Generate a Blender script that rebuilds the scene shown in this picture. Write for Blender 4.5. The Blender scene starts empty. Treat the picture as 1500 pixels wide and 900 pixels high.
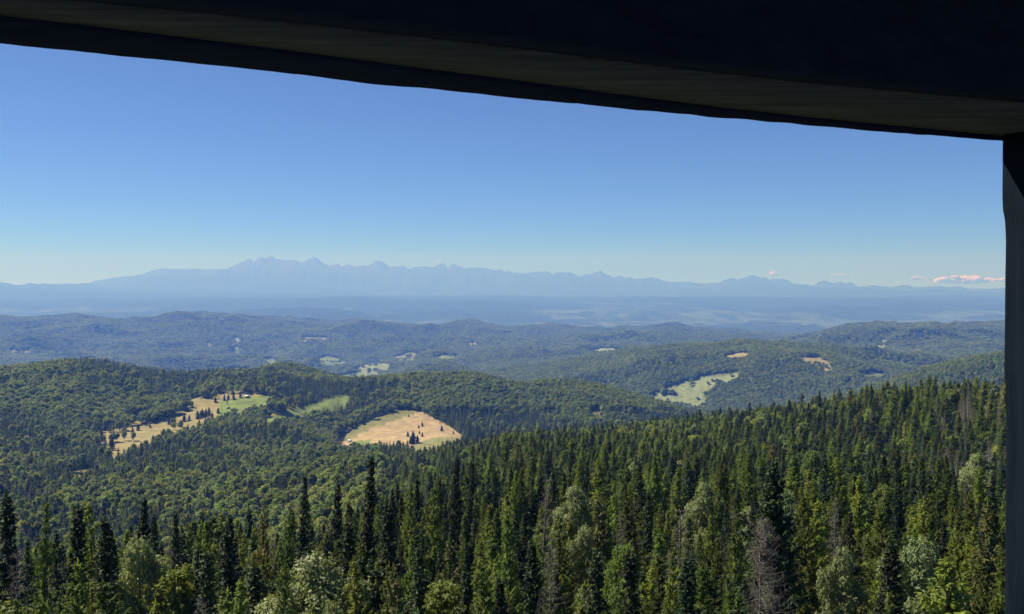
import bpy, math, random
import numpy as np
from math import radians, sin, cos, tan, pi

rng = np.random.default_rng(7)
random.seed(7)
SC = bpy.context.scene
COL = SC.collection

# ------------------------------------------------------------------ camera model (photo measured at 1500 x 900)
EYE = 30.0
F = 1299.0
HOR = 415.0
P = math.atan((450 - HOR) / F)
CP, SP = cos(P), sin(P)

def tanel(px, y):
    px = np.asarray(px, float); y = np.asarray(y, float)
    dx = px - 750; v = 450 - y
    fw = F * CP + v * SP
    return (-F * SP + v * CP) / np.sqrt(dx * dx + fw * fw)

def az_of(px):
    return np.arctan((np.asarray(px, float) - 750) / F)

def proj(x, y, z):
    dz = z - EYE
    d = y * CP - dz * SP
    u = y * SP + dz * CP
    d = np.where(d < 1e-3, 1e-3, d)
    return 750 + F * x / d, 450 - F * u / d

# ------------------------------------------------------------------ noise
def _hash(ix, iy, seed):
    h = (ix.astype(np.int64) * 374761393 + iy.astype(np.int64) * 668265263 + seed * 974634777) & 0xffffffff
    h = ((h ^ (h >> 13)) * 1274126177) & 0xffffffff
    h = h ^ (h >> 16)
    return (h & 0xffff) / 65535.0

def vnoise(x, y, seed=0):
    ix = np.floor(x); iy = np.floor(y); fx = x - ix; fy = y - iy
    fx = fx * fx * fx * (fx * (fx * 6 - 15) + 10); fy = fy * fy * fy * (fy * (fy * 6 - 15) + 10)
    a = _hash(ix, iy, seed); b = _hash(ix + 1, iy, seed); c = _hash(ix, iy + 1, seed); d = _hash(ix + 1, iy + 1, seed)
    return (a + (b - a) * fx + (c - a) * fy + (a - b - c + d) * fx * fy) * 2 - 1

def fbm(x, y, wl, octs=4, seed=0):
    s = 0; amp = 1; tot = 0
    for o in range(octs):
        s = s + amp * vnoise(x / wl + 17.3 * o, y / wl - 9.1 * o, seed + o); tot += amp
        amp *= .5; wl *= .47
    return s / tot

def ridged(x, y, wl, octs=4, seed=0):
    s = 0; amp = 1; tot = 0
    for o in range(octs):
        s = s + amp * (1 - 2 * np.abs(vnoise(x / wl + 5.3 * o, y / wl - 3.1 * o, seed + o))); tot += amp
        amp *= .5; wl *= .45
    return s / tot

# ------------------------------------------------------------------ terrain control lines: (distance, photo row) along the picture
def K(*pts): return [p[0] for p in pts], [p[1] for p in pts]
# each: r(px) knots, y(px) knots, tree height standing on it (rows above are treetop rows), or z knots
L = []
def line_z(r, zk): L.append(('z', K(*r), K(*zk), 0))
def line_y(r, yk, th): L.append(('y', K(*r), K(*yk), th))
line_z([(0, 24)], [(0, 0)])
line_z([(0, 80), (750, 80), (1470, 80)], [(0, -13), (750, -12.5), (1470, -9)])
line_z([(0, 125), (750, 130), (1470, 140)], [(0, -25), (600, -23), (1000, -20), (1470, -17)])
line_z([(0, 220), (750, 240), (1470, 250)], [(0, -55), (400, -50), (750, -36), (1000, -34), (1280, -32), (1470, -30)])
line_z([(0, 480), (500, 480), (750, 480), (1280, 400), (1470, 340)], [(0, -150), (300, -140), (500, -112), (650, -84), (750, -70), (1000, -62), (1280, -54), (1470, -37)])
# crest of the near shoulder running away to the right, and the valley bottom on the other side
line_y([(0, 960), (300, 960), (500, 1000), (650, 1250), (750, 1150), (850, 1050), (1000, 900), (1150, 750), (1280, 620), (1470, 470), (1700, 400)],
       [(-100, 722), (0, 718), (300, 700), (500, 672), (600, 655), (680, 648), (750, 640), (850, 633), (1000, 614), (1060, 606), (1150, 592), (1200, 585), (1280, 574), (1330, 570), (1470, 566), (1700, 560)], 14)
line_y([(0, 1350), (500, 1400), (700, 1600), (1000, 1500), (1280, 1300), (1700, 1250)],
       [(-100, 668), (0, 664), (150, 672), (300, 652), (500, 655), (600, 652), (700, 650), (850, 660), (1000, 680), (1280, 720), (1700, 760)], 16)
line_y([(0, 1800), (400, 1850), (650, 1900), (1000, 2000), (1700, 2200)],
       [(-100, 612), (0, 612), (150, 625), (260, 618), (400, 600), (500, 640), (560, 624), (640, 617), (700, 618), (760, 622), (850, 612), (940, 622), (1000, 632), (1100, 650), (1700, 660)], 13)
# crest of the middle ridge
line_y([(0, 2400), (700, 2350), (1000, 2500), (1700, 2700)],
       [(-100, 542), (0, 537), (60, 533), (120, 528), (160, 534), (200, 544), (240, 549), (270, 549), (300, 545), (350, 544), (400, 547), (430, 553), (500, 555), (560, 553), (620, 549), (690, 549),
        (730, 557), (770, 567), (785, 563), (800, 560), (840, 560), (880, 566), (920, 577), (960, 589), (1010, 602), (1060, 612), (1120, 625), (1700, 640)], 16)
line_y([(0, 3050), (700, 3000), (1700, 3000)],
       [(-100, 590), (0, 590), (300, 575), (370, 556), (400, 544), (430, 538), (450, 541), (480, 552), (520, 568), (700, 590), (1000, 612), (1150, 606), (1240, 582), (1300, 562), (1350, 545), (1400, 532), (1470, 517), (1700, 498)], 15)
line_y([(0, 3600), (1700, 3600)],
       [(-100, 600), (500, 600), (700, 600), (1000, 606), (1150, 600), (1300, 585), (1470, 575), (1700, 560)], 12)
# hill with the pale pasture, right of centre
line_y([(0, 4500), (700, 4500), (1100, 4300), (1700, 4400)],
       [(-100, 572), (300, 574), (500, 572), (600, 570), (700, 565), (760, 560), (800, 558), (860, 548), (900, 541), (930, 533), (1000, 524), (1060, 516), (1100, 511), (1180, 514), (1230, 523), (1270, 535), (1300, 546), (1340, 554), (1400, 560), (1700, 560)], 14)
line_y([(0, 6300), (1700, 6300)],
       [(-100, 553), (0, 551), (300, 552), (450, 552), (560, 552), (700, 548), (800, 540), (900, 532), (1000, 528), (1100, 530), (1200, 528), (1300, 530), (1400, 528), (1700, 520)], 12)
line_y([(0, 8300), (1700, 8300)],
       [(-100, 522), (100, 524), (300, 528), (400, 530), (500, 527), (640, 520), (760, 512), (860, 507), (950, 506), (1010, 510), (1060, 512), (1110, 508), (1160, 500), (1200, 494), (1250, 485), (1300, 480), (1340, 476), (1370, 472), (1410, 477), (1470, 478), (1700, 480)], 14)
line_y([(0, 9700), (1700, 9700)],
       [(-100, 498), (300, 500), (600, 500), (800, 502), (880, 500), (930, 495), (970, 492), (1040, 493), (1100, 496), (1160, 501), (1250, 503), (1700, 505)], 14)
line_y([(0, 11600), (1700, 11600)],
       [(-100, 464), (0, 462), (40, 465), (75, 463), (110, 459), (140, 464), (180, 470), (225, 468), (255, 461), (290, 464), (330, 467), (380, 470), (430, 469), (480, 474), (520, 474), (560, 471), (600, 474), (640, 477),
        (700, 476), (740, 479), (780, 479), (830, 485), (870, 487), (890, 487), (915, 482), (940, 484), (990, 480), (1020, 486), (1060, 492), (1110, 496), (1170, 501), (1700, 504)], 14)
line_z([(0, 14300)], [(0, -720)])
line_y([(0, 18000)],
       [(-100, 466), (0, 467), (100, 466), (170, 469), (230, 466), (300, 460), (350, 456), (400, 453), (440, 452), (480, 453), (520, 457), (560, 463), (620, 468), (700, 470), (800, 470), (900, 471), (1100, 472), (1700, 470)], 0)
line_z([(0, 21500)], [(0, -640)])
line_y([(0, 26000)],
       [(-100, 446), (0, 447), (60, 449), (110, 446), (160, 443), (200, 441), (300, 441), (350, 440), (420, 438), (480, 436), (520, 436), (560, 438), (600, 442), (640, 441), (700, 440), (760, 443), (820, 445), (900, 448), (1000, 447), (1100, 450), (1200, 446), (1300, 444), (1400, 447), (1470, 448), (1700, 448)], 0)
line_z([(0, 32000)], [(0, -480)])
line_y([(0, 40000)],
       [(-100, 419), (0, 420.5), (30, 421.5), (60, 421.5), (110, 421.5), (150, 424), (220, 425), (300, 429), (420, 432), (560, 434), (700, 435), (800, 436), (900, 438), (1000, 438), (1100, 437), (1230, 435), (1470, 435), (1700, 434)], 0)
line_y([(0, 44000)],
       [(-100, 424), (0, 424), (150, 425), (300, 421), (500, 424), (700, 426), (900, 430), (1100, 428), (1300, 429), (1700, 430)], 0)
TAT0 = [(-100, 423), (0, 422.5), (40, 421.5), (120, 421.3), (135, 414), (150, 410.5), (165, 408), (195, 406), (208, 402), (225, 396.5), (240, 394), (255, 394.5), (270, 394), (282, 392.5), (300, 393.5), (332, 393.5), (342, 388), (350, 385), (358, 382), (363, 379.5),
       (366, 378.5), (369, 381), (373, 381.5), (379, 378.5), (384, 377), (388, 380.5), (392, 380), (396, 377.8), (400, 379), (407, 382), (414, 382.5), (420, 384), (427, 382), (433, 384), (441, 387), (449, 384.5), (455, 381.5), (461, 379.3), (466, 382), (471, 386), (478, 391),
       (484, 391), (490, 388.5), (495, 389), (502, 391.5), (510, 389), (518, 391), (530, 390.5), (541, 390), (548, 387), (556, 385.5), (563, 387.5), (569, 392), (576, 392.5), (583, 392.5), (591, 391), (597, 394), (605, 394.5), (613, 393.5), (622, 393), (630, 394.5), (636, 395), (641, 391.5),
       (646, 390), (651, 391), (656, 394.5), (661, 391.5), (664, 390.5), (669, 393.5), (675, 396.5), (681, 399), (689, 397), (700, 396), (711, 395.8), (722, 397), (731, 394.8), (738, 396.5), (755, 398), (768, 399.5), (780, 398.5), (795, 399.5), (810, 400.5), (822, 398.5), (836, 399), (849, 402.5),
       (858, 401), (866, 402), (871, 399.5), (880, 399.2), (886, 402.5), (893, 405.5), (905, 405), (920, 408), (930, 409.5), (941, 410), (960, 411), (968, 412.5), (978, 415), (990, 417), (1003, 415.5), (1010, 414.8), (1020, 416.5), (1035, 416), (1050, 416), (1065, 413.5), (1072, 412.5), (1078, 414),
       (1090, 411), (1100, 410), (1112, 411), (1122, 411.8), (1130, 413.5), (1140, 412.5), (1150, 413), (1160, 416.5), (1172, 418.5), (1190, 419), (1202, 415.5), (1212, 415), (1220, 418), (1228, 415.8), (1238, 417.5), (1248, 417), (1256, 420.5), (1272, 420), (1285, 419.5), (1298, 421), (1306, 422.3),
       (1315, 420), (1325, 419.5), (1336, 421.5), (1352, 421), (1368, 419.8), (1385, 421.5), (1400, 420.5), (1415, 422.5), (1428, 425.5), (1445, 424), (1470, 423.5), (1520, 425), (1700, 424)]
_q = np.random.default_rng(3); TAT = []
for _x in np.arange(-100, 1700, 3.5):
    _amp = np.interp(_x, [120, 340, 350, 890, 1000, 1470], [.2, .6, 2.2, 3.4, 2.4, 1.8])
    _i = lambda q_: float(np.interp(q_, [p[0] for p in TAT0], [p[1] for p in TAT0]))
    _sm = float(np.mean([_i(_x + d_) for d_ in range(-24, 25, 4)]))
    TAT.append((float(_x), _sm + (_i(_x) - _sm) * (1.15 if _x < 478 else 1.7) + float(_q.uniform(-.5, .5)) * float(_amp)))
line_y([(0, 49300)], [(p[0], p[1] * .0 + float(np.mean([q_[1] for q_ in TAT0 if abs(q_[0] - p[0]) < 46] or [p[1]])) + float(np.interp(p[0], [130, 330, 900, 1470], [2, 9, 6, 4.5]))) for p in TAT], 0)
line_y([(0, 51300)], [(p[0], p[1] + 1.0) for p in TAT], 0)
line_y([(0, 52000)], TAT, 0)
line_z([(0, 60000)], [(0, -300)])

HALF = az_of(1500 + 90)          # fine columns up to here
azf = np.arctan(np.linspace(-(830) / F, 830 / F, 2200))
azc = np.linspace(azf[-1], 2 * pi + azf[0], 150)[1:-1]
AZ = np.concatenate([azf, azc])  # all round, increasing
NA = len(AZ)
NR = 820
RR = np.exp(np.linspace(math.log(6.0), math.log(60000.0), NR))

def px_of_az(az):
    """photo column used for the control lines; the sides hold the edge values and meet behind"""
    a = np.asarray(az)
    px = 750 + F * np.tan(np.clip(a, -.6, .6))
    back = a > .62
    t = np.clip((a - .62) / (2 * pi - 1.24), 0, 1)
    return np.where(back, 1640 + (-140 - 1640) * (t * t * (3 - 2 * t)), px)

PXC = px_of_az(AZ)
rk = np.zeros((len(L) + 2, NA)); zk = np.zeros_like(rk)
isc = np.zeros(len(L) + 2)
for i, (kind, R_, V_, th) in enumerate(L):
    r = np.interp(PXC, *R_) if len(R_[0]) > 1 else np.full(NA, float(R_[1][0]))
    v = np.interp(PXC, *V_) if len(V_[0]) > 1 else np.full(NA, float(V_[1][0]))
    rk[i + 1] = r
    if kind == 'z': zk[i + 1] = v
    else:
        pc = np.clip(PXC, -140, 1640)
        zk[i + 1] = EYE + r * tanel(pc, v) - th
rk[0] = 1; zk[0] = 0
rk[-1] = 70000; zk[-1] = -300
# monotone cubic (Fritsch-Carlson) per column
Zg = np.zeros((NR, NA)); Ug = np.zeros((NR, NA))
h = np.diff(rk, axis=0); dlt = np.diff(zk, axis=0) / h
m = np.zeros_like(rk)
same = (dlt[:-1] * dlt[1:]) > 0
w1 = 2 * h[1:] + h[:-1]; w2 = h[1:] + 2 * h[:-1]
with np.errstate(all='ignore'):
    hm = (w1 + w2) / (w1 / dlt[:-1] + w2 / dlt[1:])
m[1:-1] = np.where(same, hm, 0)
for j in range(NA):
    k = np.clip(np.searchsorted(rk[:, j], RR) - 1, 0, len(rk) - 2)
    hh = h[k, j]; t = (RR - rk[k, j]) / hh
    t2 = t * t; t3 = t2 * t
    Zg[:, j] = (2 * t3 - 3 * t2 + 1) * zk[k, j] + (t3 - 2 * t2 + t) * hh * m[k, j] + (-2 * t3 + 3 * t2) * zk[k + 1, j] + (t3 - t2) * hh * m[k + 1, j]
    Ug[:, j] = np.sin(pi * np.clip(t, 0, 1))
XG = RR[:, None] * np.sin(AZ)[None, :]; YG = RR[:, None] * np.cos(AZ)[None, :]
def ramp(r, a, b): return np.clip((r - a) / (b - a), 0, 1)
Rg = RR[:, None] * np.ones_like(XG)
wcrest = .22 + .78 * Ug
Zg += ramp(Rg, 60, 250) * .8 * fbm(XG, YG, 30, 2, 3)
Zg += ramp(Rg, 350, 1200) * 3.5 * fbm(XG, YG, 90, 3, 5) * wcrest
Zg += ramp(Rg, 1000, 2200) * 22 * ridged(XG, YG, 420, 3, 11) * wcrest
Zg += ramp(Rg, 3000, 6000) * 120 * ridged(XG, YG, 1250, 3, 21) * wcrest * (1 - .8 * ramp(Rg, 12500, 15000))
Zg += ramp(Rg, 14500, 20000) * 110 * fbm(XG, YG, 2600, 4, 31) * wcrest
Zg += ramp(Rg, 36000, 42000) * 320 * ridged(XG, YG, 5200, 5, 41) * (.04 + .96 * Ug)

def bilin(G, x, y):
    az = np.arctan2(x, y); az = np.where(az < AZ[0], az + 2 * pi, az)
    r = np.hypot(x, y)
    fi = np.clip((np.log(np.maximum(r, 6.0)) - math.log(6.0)) / (math.log(60000.0) - math.log(6.0)) * (NR - 1), 0, NR - 1.001)
    fj = np.interp(az, AZ, np.arange(NA)); fj = np.clip(fj, 0, NA - 1.001)
    i = fi.astype(int); j = fj.astype(int); u = fi - i; v = fj - j
    return (G[i, j] * (1 - u) + G[i + 1, j] * u) * (1 - v) + (G[i, j + 1] * (1 - u) + G[i + 1, j + 1] * u) * v
def ground(x, y): return bilin(Zg, np.atleast_1d(np.asarray(x, float)), np.atleast_1d(np.asarray(y, float)))

def hit(px, y, r0, r1):
    """the first point of the ground between two distances that shows at photo position (px, y)"""
    a = float(az_of(px)); rs = np.linspace(r0, r1, 1200)
    xs = rs * sin(a); ys = rs * cos(a); zs = ground(xs, ys)
    yy = proj(xs, ys, zs)[1]
    ok = np.where(yy <= y)[0]
    k = ok[0] if len(ok) else int(np.argmin(np.abs(yy - y)))
    return float(xs[k]), float(ys[k]), float(zs[k])

# ------------------------------------------------------------------ meadows: outlines in photo columns/rows and distance range
TANC, TANG, GRN, ORG, OLV, PALE = (.22, .185, .08), (.17, .165, .065), (.13, .165, .045), (.29, .215, .115), (.155, .15, .06), (.17, .195, .085)
MEAD = [
    ([(138, 634), (175, 627), (222, 621), (262, 607), (296, 592), (282, 586), (330, 577), (372, 577), (398, 581), (388, 592), (350, 603), (300, 619), (262, 634), (228, 641), (195, 656), (165, 668), (150, 650)], 1000, 2700, TANC),
    ([(325, 588), (360, 580), (396, 581), (388, 591), (352, 601), (320, 606)], 1000, 2700, GRN),
    ([(385, 616), (410, 606), (450, 594), (490, 580), (515, 580), (500, 590), (458, 602), (425, 611), (390, 622)], 1000, 2700, GRN),
    ([(490, 642), (520, 627), (560, 609), (592, 600), (618, 603), (590, 612), (545, 628), (505, 645)], 1000, 2700, OLV),
    ([(490, 650), (508, 646), (545, 629), (590, 612), (616, 604), (622, 604), (642, 616), (660, 624), (682, 640), (664, 647), (620, 648), (606, 654), (596, 650), (560, 648), (530, 652), (494, 655)], 1000, 2700, ORG),
    ([(522, 646), (545, 644), (540, 652), (520, 652)], 1000, 2700, GRN),
    ([(604, 652), (640, 640), (680, 640), (660, 648), (612, 660)], 1000, 2700, TANG),
    ([(100, 698), (112, 690), (142, 682), (138, 690), (122, 698), (104, 704)], 900, 1700, TANG),
    ([(950, 583), (968, 571), (1000, 559), (1030, 551), (1082, 544), (1078, 553), (1048, 565), (1033, 574), (1037, 589), (1022, 594), (1000, 590), (975, 592)], 2900, 4700, PALE),
    ([(1058, 523), (1075, 518), (1094, 517), (1097, 521), (1080, 524)], 3200, 4700, TANC),
    ([(1172, 524), (1198, 523), (1214, 530), (1221, 543), (1212, 545), (1200, 535)], 3200, 5200, TANC),
    ([(1258, 550), (1275, 544), (1298, 547), (1290, 552), (1264, 555)], 2500, 5600, PALE),
    ([(1235, 563), (1250, 558), (1246, 563)], 2500, 4600, TANC),
    ([(1282, 508), (1290, 500), (1302, 498), (1300, 506), (1290, 511)], 5400, 11500, PALE),
    ([(1195, 512), (1208, 510), (1214, 517), (1203, 520)], 5000, 10500, PALE),
    ([(998, 517), (1012, 513), (1024, 519), (1012, 522)], 4800, 10500, GRN),
    ([(868, 514), (880, 510), (903, 509), (900, 514), (880, 516)], 4800, 10500, PALE),
    ([(678, 505), (690, 501), (702, 503), (692, 506)], 4800, 12000, TANC),
    ([(340, 496), (346, 493), (352, 499), (350, 505)], 4800, 12000, PALE),
    ([(341, 510), (350, 507), (352, 521), (344, 522)], 4800, 12000, GRN),
    ([(382, 526), (400, 524), (412, 531), (432, 531), (425, 535), (398, 535)], 4000, 12000, GRN),
    ([(464, 524), (480, 521), (500, 528), (512, 533), (490, 537), (468, 534)], 4000, 12000, GRN),
    ([(495, 551), (520, 545), (545, 546), (560, 550), (530, 555), (500, 556)], 4000, 12000, GRN),
    ([(520, 540), (545, 530), (572, 534), (568, 543), (540, 546)], 4000, 12000, PALE),
    ([(575, 523), (600, 516), (612, 518), (605, 528), (585, 530)], 4000, 12000, OLV),
    ([(632, 524), (660, 520), (672, 522), (655, 527)], 4000, 12000, GRN),
    ([(300, 538), (318, 528), (322, 531), (310, 540)], 4000, 12000, PALE),
    ([(570, 553), (600, 548), (625, 551), (600, 556)], 4000, 12000, PALE),
    ([(310, 546), (340, 538), (365, 540), (350, 548)], 4000, 12000, PALE),
    ([(12, 514), (22, 509), (28, 515), (20, 520)], 4800, 12000, OLV),
    ([(30, 513), (44, 511), (44, 517), (34, 518)], 4800, 12000, OLV),
    ([(28, 540), (44, 532), (60, 534), (50, 542)], 4000, 12000, PALE),
    ([(440, 499), (446, 494), (482, 494), (478, 500), (450, 502)], 4800, 12000, OLV),
    ([(300, 505), (305, 500), (312, 504), (306, 508)], 4800, 12000, OLV),
    ([(860, 603), (880, 600), (884, 606), (866, 609)], 1700, 2600, TANG),
]
def inpoly(px, py, poly):
    c = np.zeros(np.shape(px), bool); n = len(poly)
    for i in range(n):
        x1, y1 = poly[i]; x2, y2 = poly[i - 1]
        if y1 == y2: continue
        cond = ((y1 > py) != (y2 > py)) & (px < (x2 - x1) * (py - y1) / (y2 - y1) + x1)
        c ^= cond
    return c

def meadow_index(x, y, z, jit=1.0):
    px, py = proj(x, y, z); r = np.hypot(x, y)
    s = 900 / np.maximum(r, 900)
    wob = np.clip(r * 0.012, 8, 60)
    fr_ = ramp(r, 2700, 4500); px = px + fr_ * fbm(x, y, 150, 3, 95) * 3.0; py = py + fr_ * fbm(x, y, 170, 3, 96) * 1.1
    px = px + jit * vnoise(x / wob, y / wob, 91) * 2.4; py = py + jit * vnoise(x / wob, y / wob, 92) * .5
    idx = np.full(np.shape(x), -1)
    for k, (poly, r0, r1, c) in enumerate(MEAD):
        xs = [p[0] for p in poly]; ys = [p[1] for p in poly]
        b = (px > min(xs)) & (px < max(xs)) & (py > min(ys)) & (py < max(ys) + 17 * F / r) & (r > r0) & (r < r1) & (y > 0)
        if b.any():
            w = np.where(b)
            e_ = 15 * F / r[w]
            q = inpoly(px[w], py[w], poly) | inpoly(px[w], py[w] - e_ * .5, poly) | inpoly(px[w], py[w] - e_, poly)
            idx[tuple(a[q] for a in w)] = k
    return idx

# ------------------------------------------------------------------ small helpers
def material(name, base=(.5, .5, .5), rough=.8, build=None):
    mt = bpy.data.materials.new(name); mt.use_nodes = True
    nt = mt.node_tree; b = nt.nodes['Principled BSDF']
    b.inputs['Base Color'].default_value = (*base, 1); b.inputs['Roughness'].default_value = rough
    b.inputs['Specular IOR Level'].default_value = .25
    if 'timber' in name: b.inputs['Specular IOR Level'].default_value = .03
    if build: build(nt, b)
    return mt
def N(nt, t, **k):
    n = nt.nodes.new(t)
    for a, v in k.items(): setattr(n, a, v)
    return n
def mesh_np(name, verts, quads=None, tris=None, mats=(), qm=None, tm=None, smooth=False):
    me = bpy.data.meshes.new(name)
    verts = np.asarray(verts, np.float32)
    me.vertices.add(len(verts)); me.vertices.foreach_set('co', verts.ravel())
    loops = []; starts = []; tot = []; mi = []
    nq = 0 if quads is None else len(quads); ntr = 0 if tris is None else len(tris)
    li = []
    if nq: li.append(np.asarray(quads, np.int32).ravel())
    if ntr: li.append(np.asarray(tris, np.int32).ravel())
    if li:
        la = np.concatenate(li); me.loops.add(len(la)); me.loops.foreach_set('vertex_index', la)
        st = np.concatenate([np.arange(nq) * 4, nq * 4 + np.arange(ntr) * 3]).astype(np.int32)
        me.polygons.add(nq + ntr); me.polygons.foreach_set('loop_start', st)
        mm = np.zeros(nq + ntr, np.int32)
        if qm is not None: mm[:nq] = qm
        if tm is not None: mm[nq:] = tm
        me.polygons.foreach_set('material_index', mm)
        if smooth: me.polygons.foreach_set('use_smooth', np.ones(nq + ntr, bool))
    for mt in mats: me.materials.append(mt)
    me.update(calc_edges=True)
    return me
def link(name, data, parent=None, loc=None):
    o = bpy.data.objects.new(name, data); COL.objects.link(o)
    if parent is not None: o.parent = parent
    if loc is not None: o.location = loc
    return o
def tag(o, label=None, cat=None, group=None, kind=None):
    if label: o['label'] = label
    if cat: o['category'] = cat
    if group: o['group'] = group
    if kind: o['kind'] = kind
    return o

# ------------------------------------------------------------------ ground sheet
idx = meadow_index(XG, YG, Zg)
colr = np.zeros((NR, NA, 4), np.float32); colr[..., 3] = 1
colr[..., :3] = (.040, .048, .022)
fld = fbm(XG, YG, 700, 3, 71)
for k, (_, _, _, c) in enumerate(MEAD):
    w = idx == k
    colr[w, :3] = np.array(c)[None] * (1 + .12 * fld[w][:, None])
def glades(x, y, z):
    gx_, gy_ = proj(x, y, z); rr_ = np.hypot(x, y)
    G1 = inpoly(gx_, gy_, [(60, 664), (140, 628), (200, 600), (262, 578), (330, 566), (415, 572), (405, 596), (350, 612), (300, 626), (200, 664), (90, 690)])
    G2 = inpoly(gx_, gy_, [(385, 622), (400, 596), (450, 584), (520, 574), (520, 594), (460, 618), (420, 626)])
    return (rr_ > 1100) & (rr_ < 2700) & (y > 0) & ((G1 & (fbm(x, y, 55, 3, 201) > .16)) | (G2 & (fbm(x, y, 60, 3, 202) > .22)))
gl_ = glades(XG, YG, Zg) & (idx < 0)
colr[gl_, :3] = (.18, .165, .065)
# basin far below: patchwork of fields and woods
far = Rg > 13200
cellx = XG / 260 + .8 * fbm(XG, YG, 900, 2, 73); celly = YG / 620 + .8 * fbm(XG, YG, 1500, 2, 74)
hsh = _hash(np.floor(cellx), np.floor(celly), 5)
wood = (fbm(XG, YG, 1500, 5, 77) + .7 * ramp(Zg, -640, -500) + .10) > 0
wood |= (Rg > 38000)
fcol = np.stack([.035 + .055 * hsh, .06 + .06 * hsh, .04 + .045 * hsh], -1)
fcol = np.where((wood)[..., None], np.array([.035, .05, .028])[None, None], fcol)
rock = np.clip((Zg - 350) / 500 + .3 * fbm(XG, YG, 900, 3, 78), 0, 1)[..., None]
fcol = fcol * (1 - rock) + np.array([.05, .055, .06]) * rock
colr[far, :3] = fcol[far]
# thin forest colour where the trees on far slopes are not built (outside the view)
V = np.stack([XG, YG, Zg], -1).reshape(-1, 3)
V = np.vstack([V, [[0, 0, 0.0]]])
ii, jj = np.meshgrid(np.arange(NR - 1), np.arange(NA), indexing='ij')
j2 = (jj + 1) % NA
Q = np.stack([ii * NA + jj, ii * NA + j2, (ii + 1) * NA + j2, (ii + 1) * NA + jj], -1).reshape(-1, 4)[:, ::-1]
Tt = np.stack([np.full(NA, NR * NA), (np.arange(NA) + 1) % NA, np.arange(NA)], -1)
def gmat(nt, b):
    a = N(nt, 'ShaderNodeAttribute', attribute_name='cover')
    tc = N(nt, 'ShaderNodeTexCoord')
    n1 = N(nt, 'ShaderNodeTexNoise'); n1.inputs['Scale'].default_value = .045; n1.inputs['Detail'].default_value = 9; n1.inputs['Roughness'].default_value = .65
    nt.links.new(tc.outputs['Object'], n1.inputs['Vector'])
    mr = N(nt, 'ShaderNodeMapRange'); mr.inputs[1].default_value = .25; mr.inputs[2].default_value = .75; mr.inputs[3].default_value = .62; mr.inputs[4].default_value = 1.35
    nt.links.new(n1.outputs['Fac'], mr.inputs[0])
    mp = N(nt, 'ShaderNodeMapping'); mp.inputs['Rotation'].default_value = (0, 0, 1.05); mp.inputs['Scale'].default_value = (.022, .30, .05)
    n2 = N(nt, 'ShaderNodeTexNoise'); n2.inputs['Scale'].default_value = 1; n2.inputs['Detail'].default_value = 4
    nt.links.new(tc.outputs['Object'], mp.inputs[0]); nt.links.new(mp.outputs[0], n2.inputs['Vector'])
    m2 = N(nt, 'ShaderNodeMapRange'); m2.inputs[1].default_value = .3; m2.inputs[2].default_value = .7; m2.inputs[3].default_value = .86; m2.inputs[4].default_value = 1.12
    nt.links.new(n2.outputs['Fac'], m2.inputs[0])
    mm = N(nt, 'ShaderNodeMath', operation='MULTIPLY'); nt.links.new(mr.outputs[0], mm.inputs[0]); nt.links.new(m2.outputs[0], mm.inputs[1]); mr = mm
    vm = N(nt, 'ShaderNodeVectorMath', operation='SCALE'); nt.links.new(a.outputs['Color'], vm.inputs[0]); nt.links.new(mr.outputs[0], vm.inputs['Scale'])
    nt.links.new(vm.outputs[0], b.inputs['Base Color'])
    b.inputs['Roughness'].default_value = .95; b.inputs['Specular IOR Level'].default_value = .05
M_ground = material('ground_cover', build=gmat)
me = mesh_np('terrain', V, Q, Tt, [M_ground], smooth=True)
ca = me.color_attributes.new('cover', 'FLOAT_COLOR', 'POINT')
ca.data.foreach_set('color', np.vstack([colr.reshape(-1, 4), [[.05, .06, .03, 1]]]).astype(np.float32).ravel())
tag(link('ground', me), kind='structure')

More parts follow.
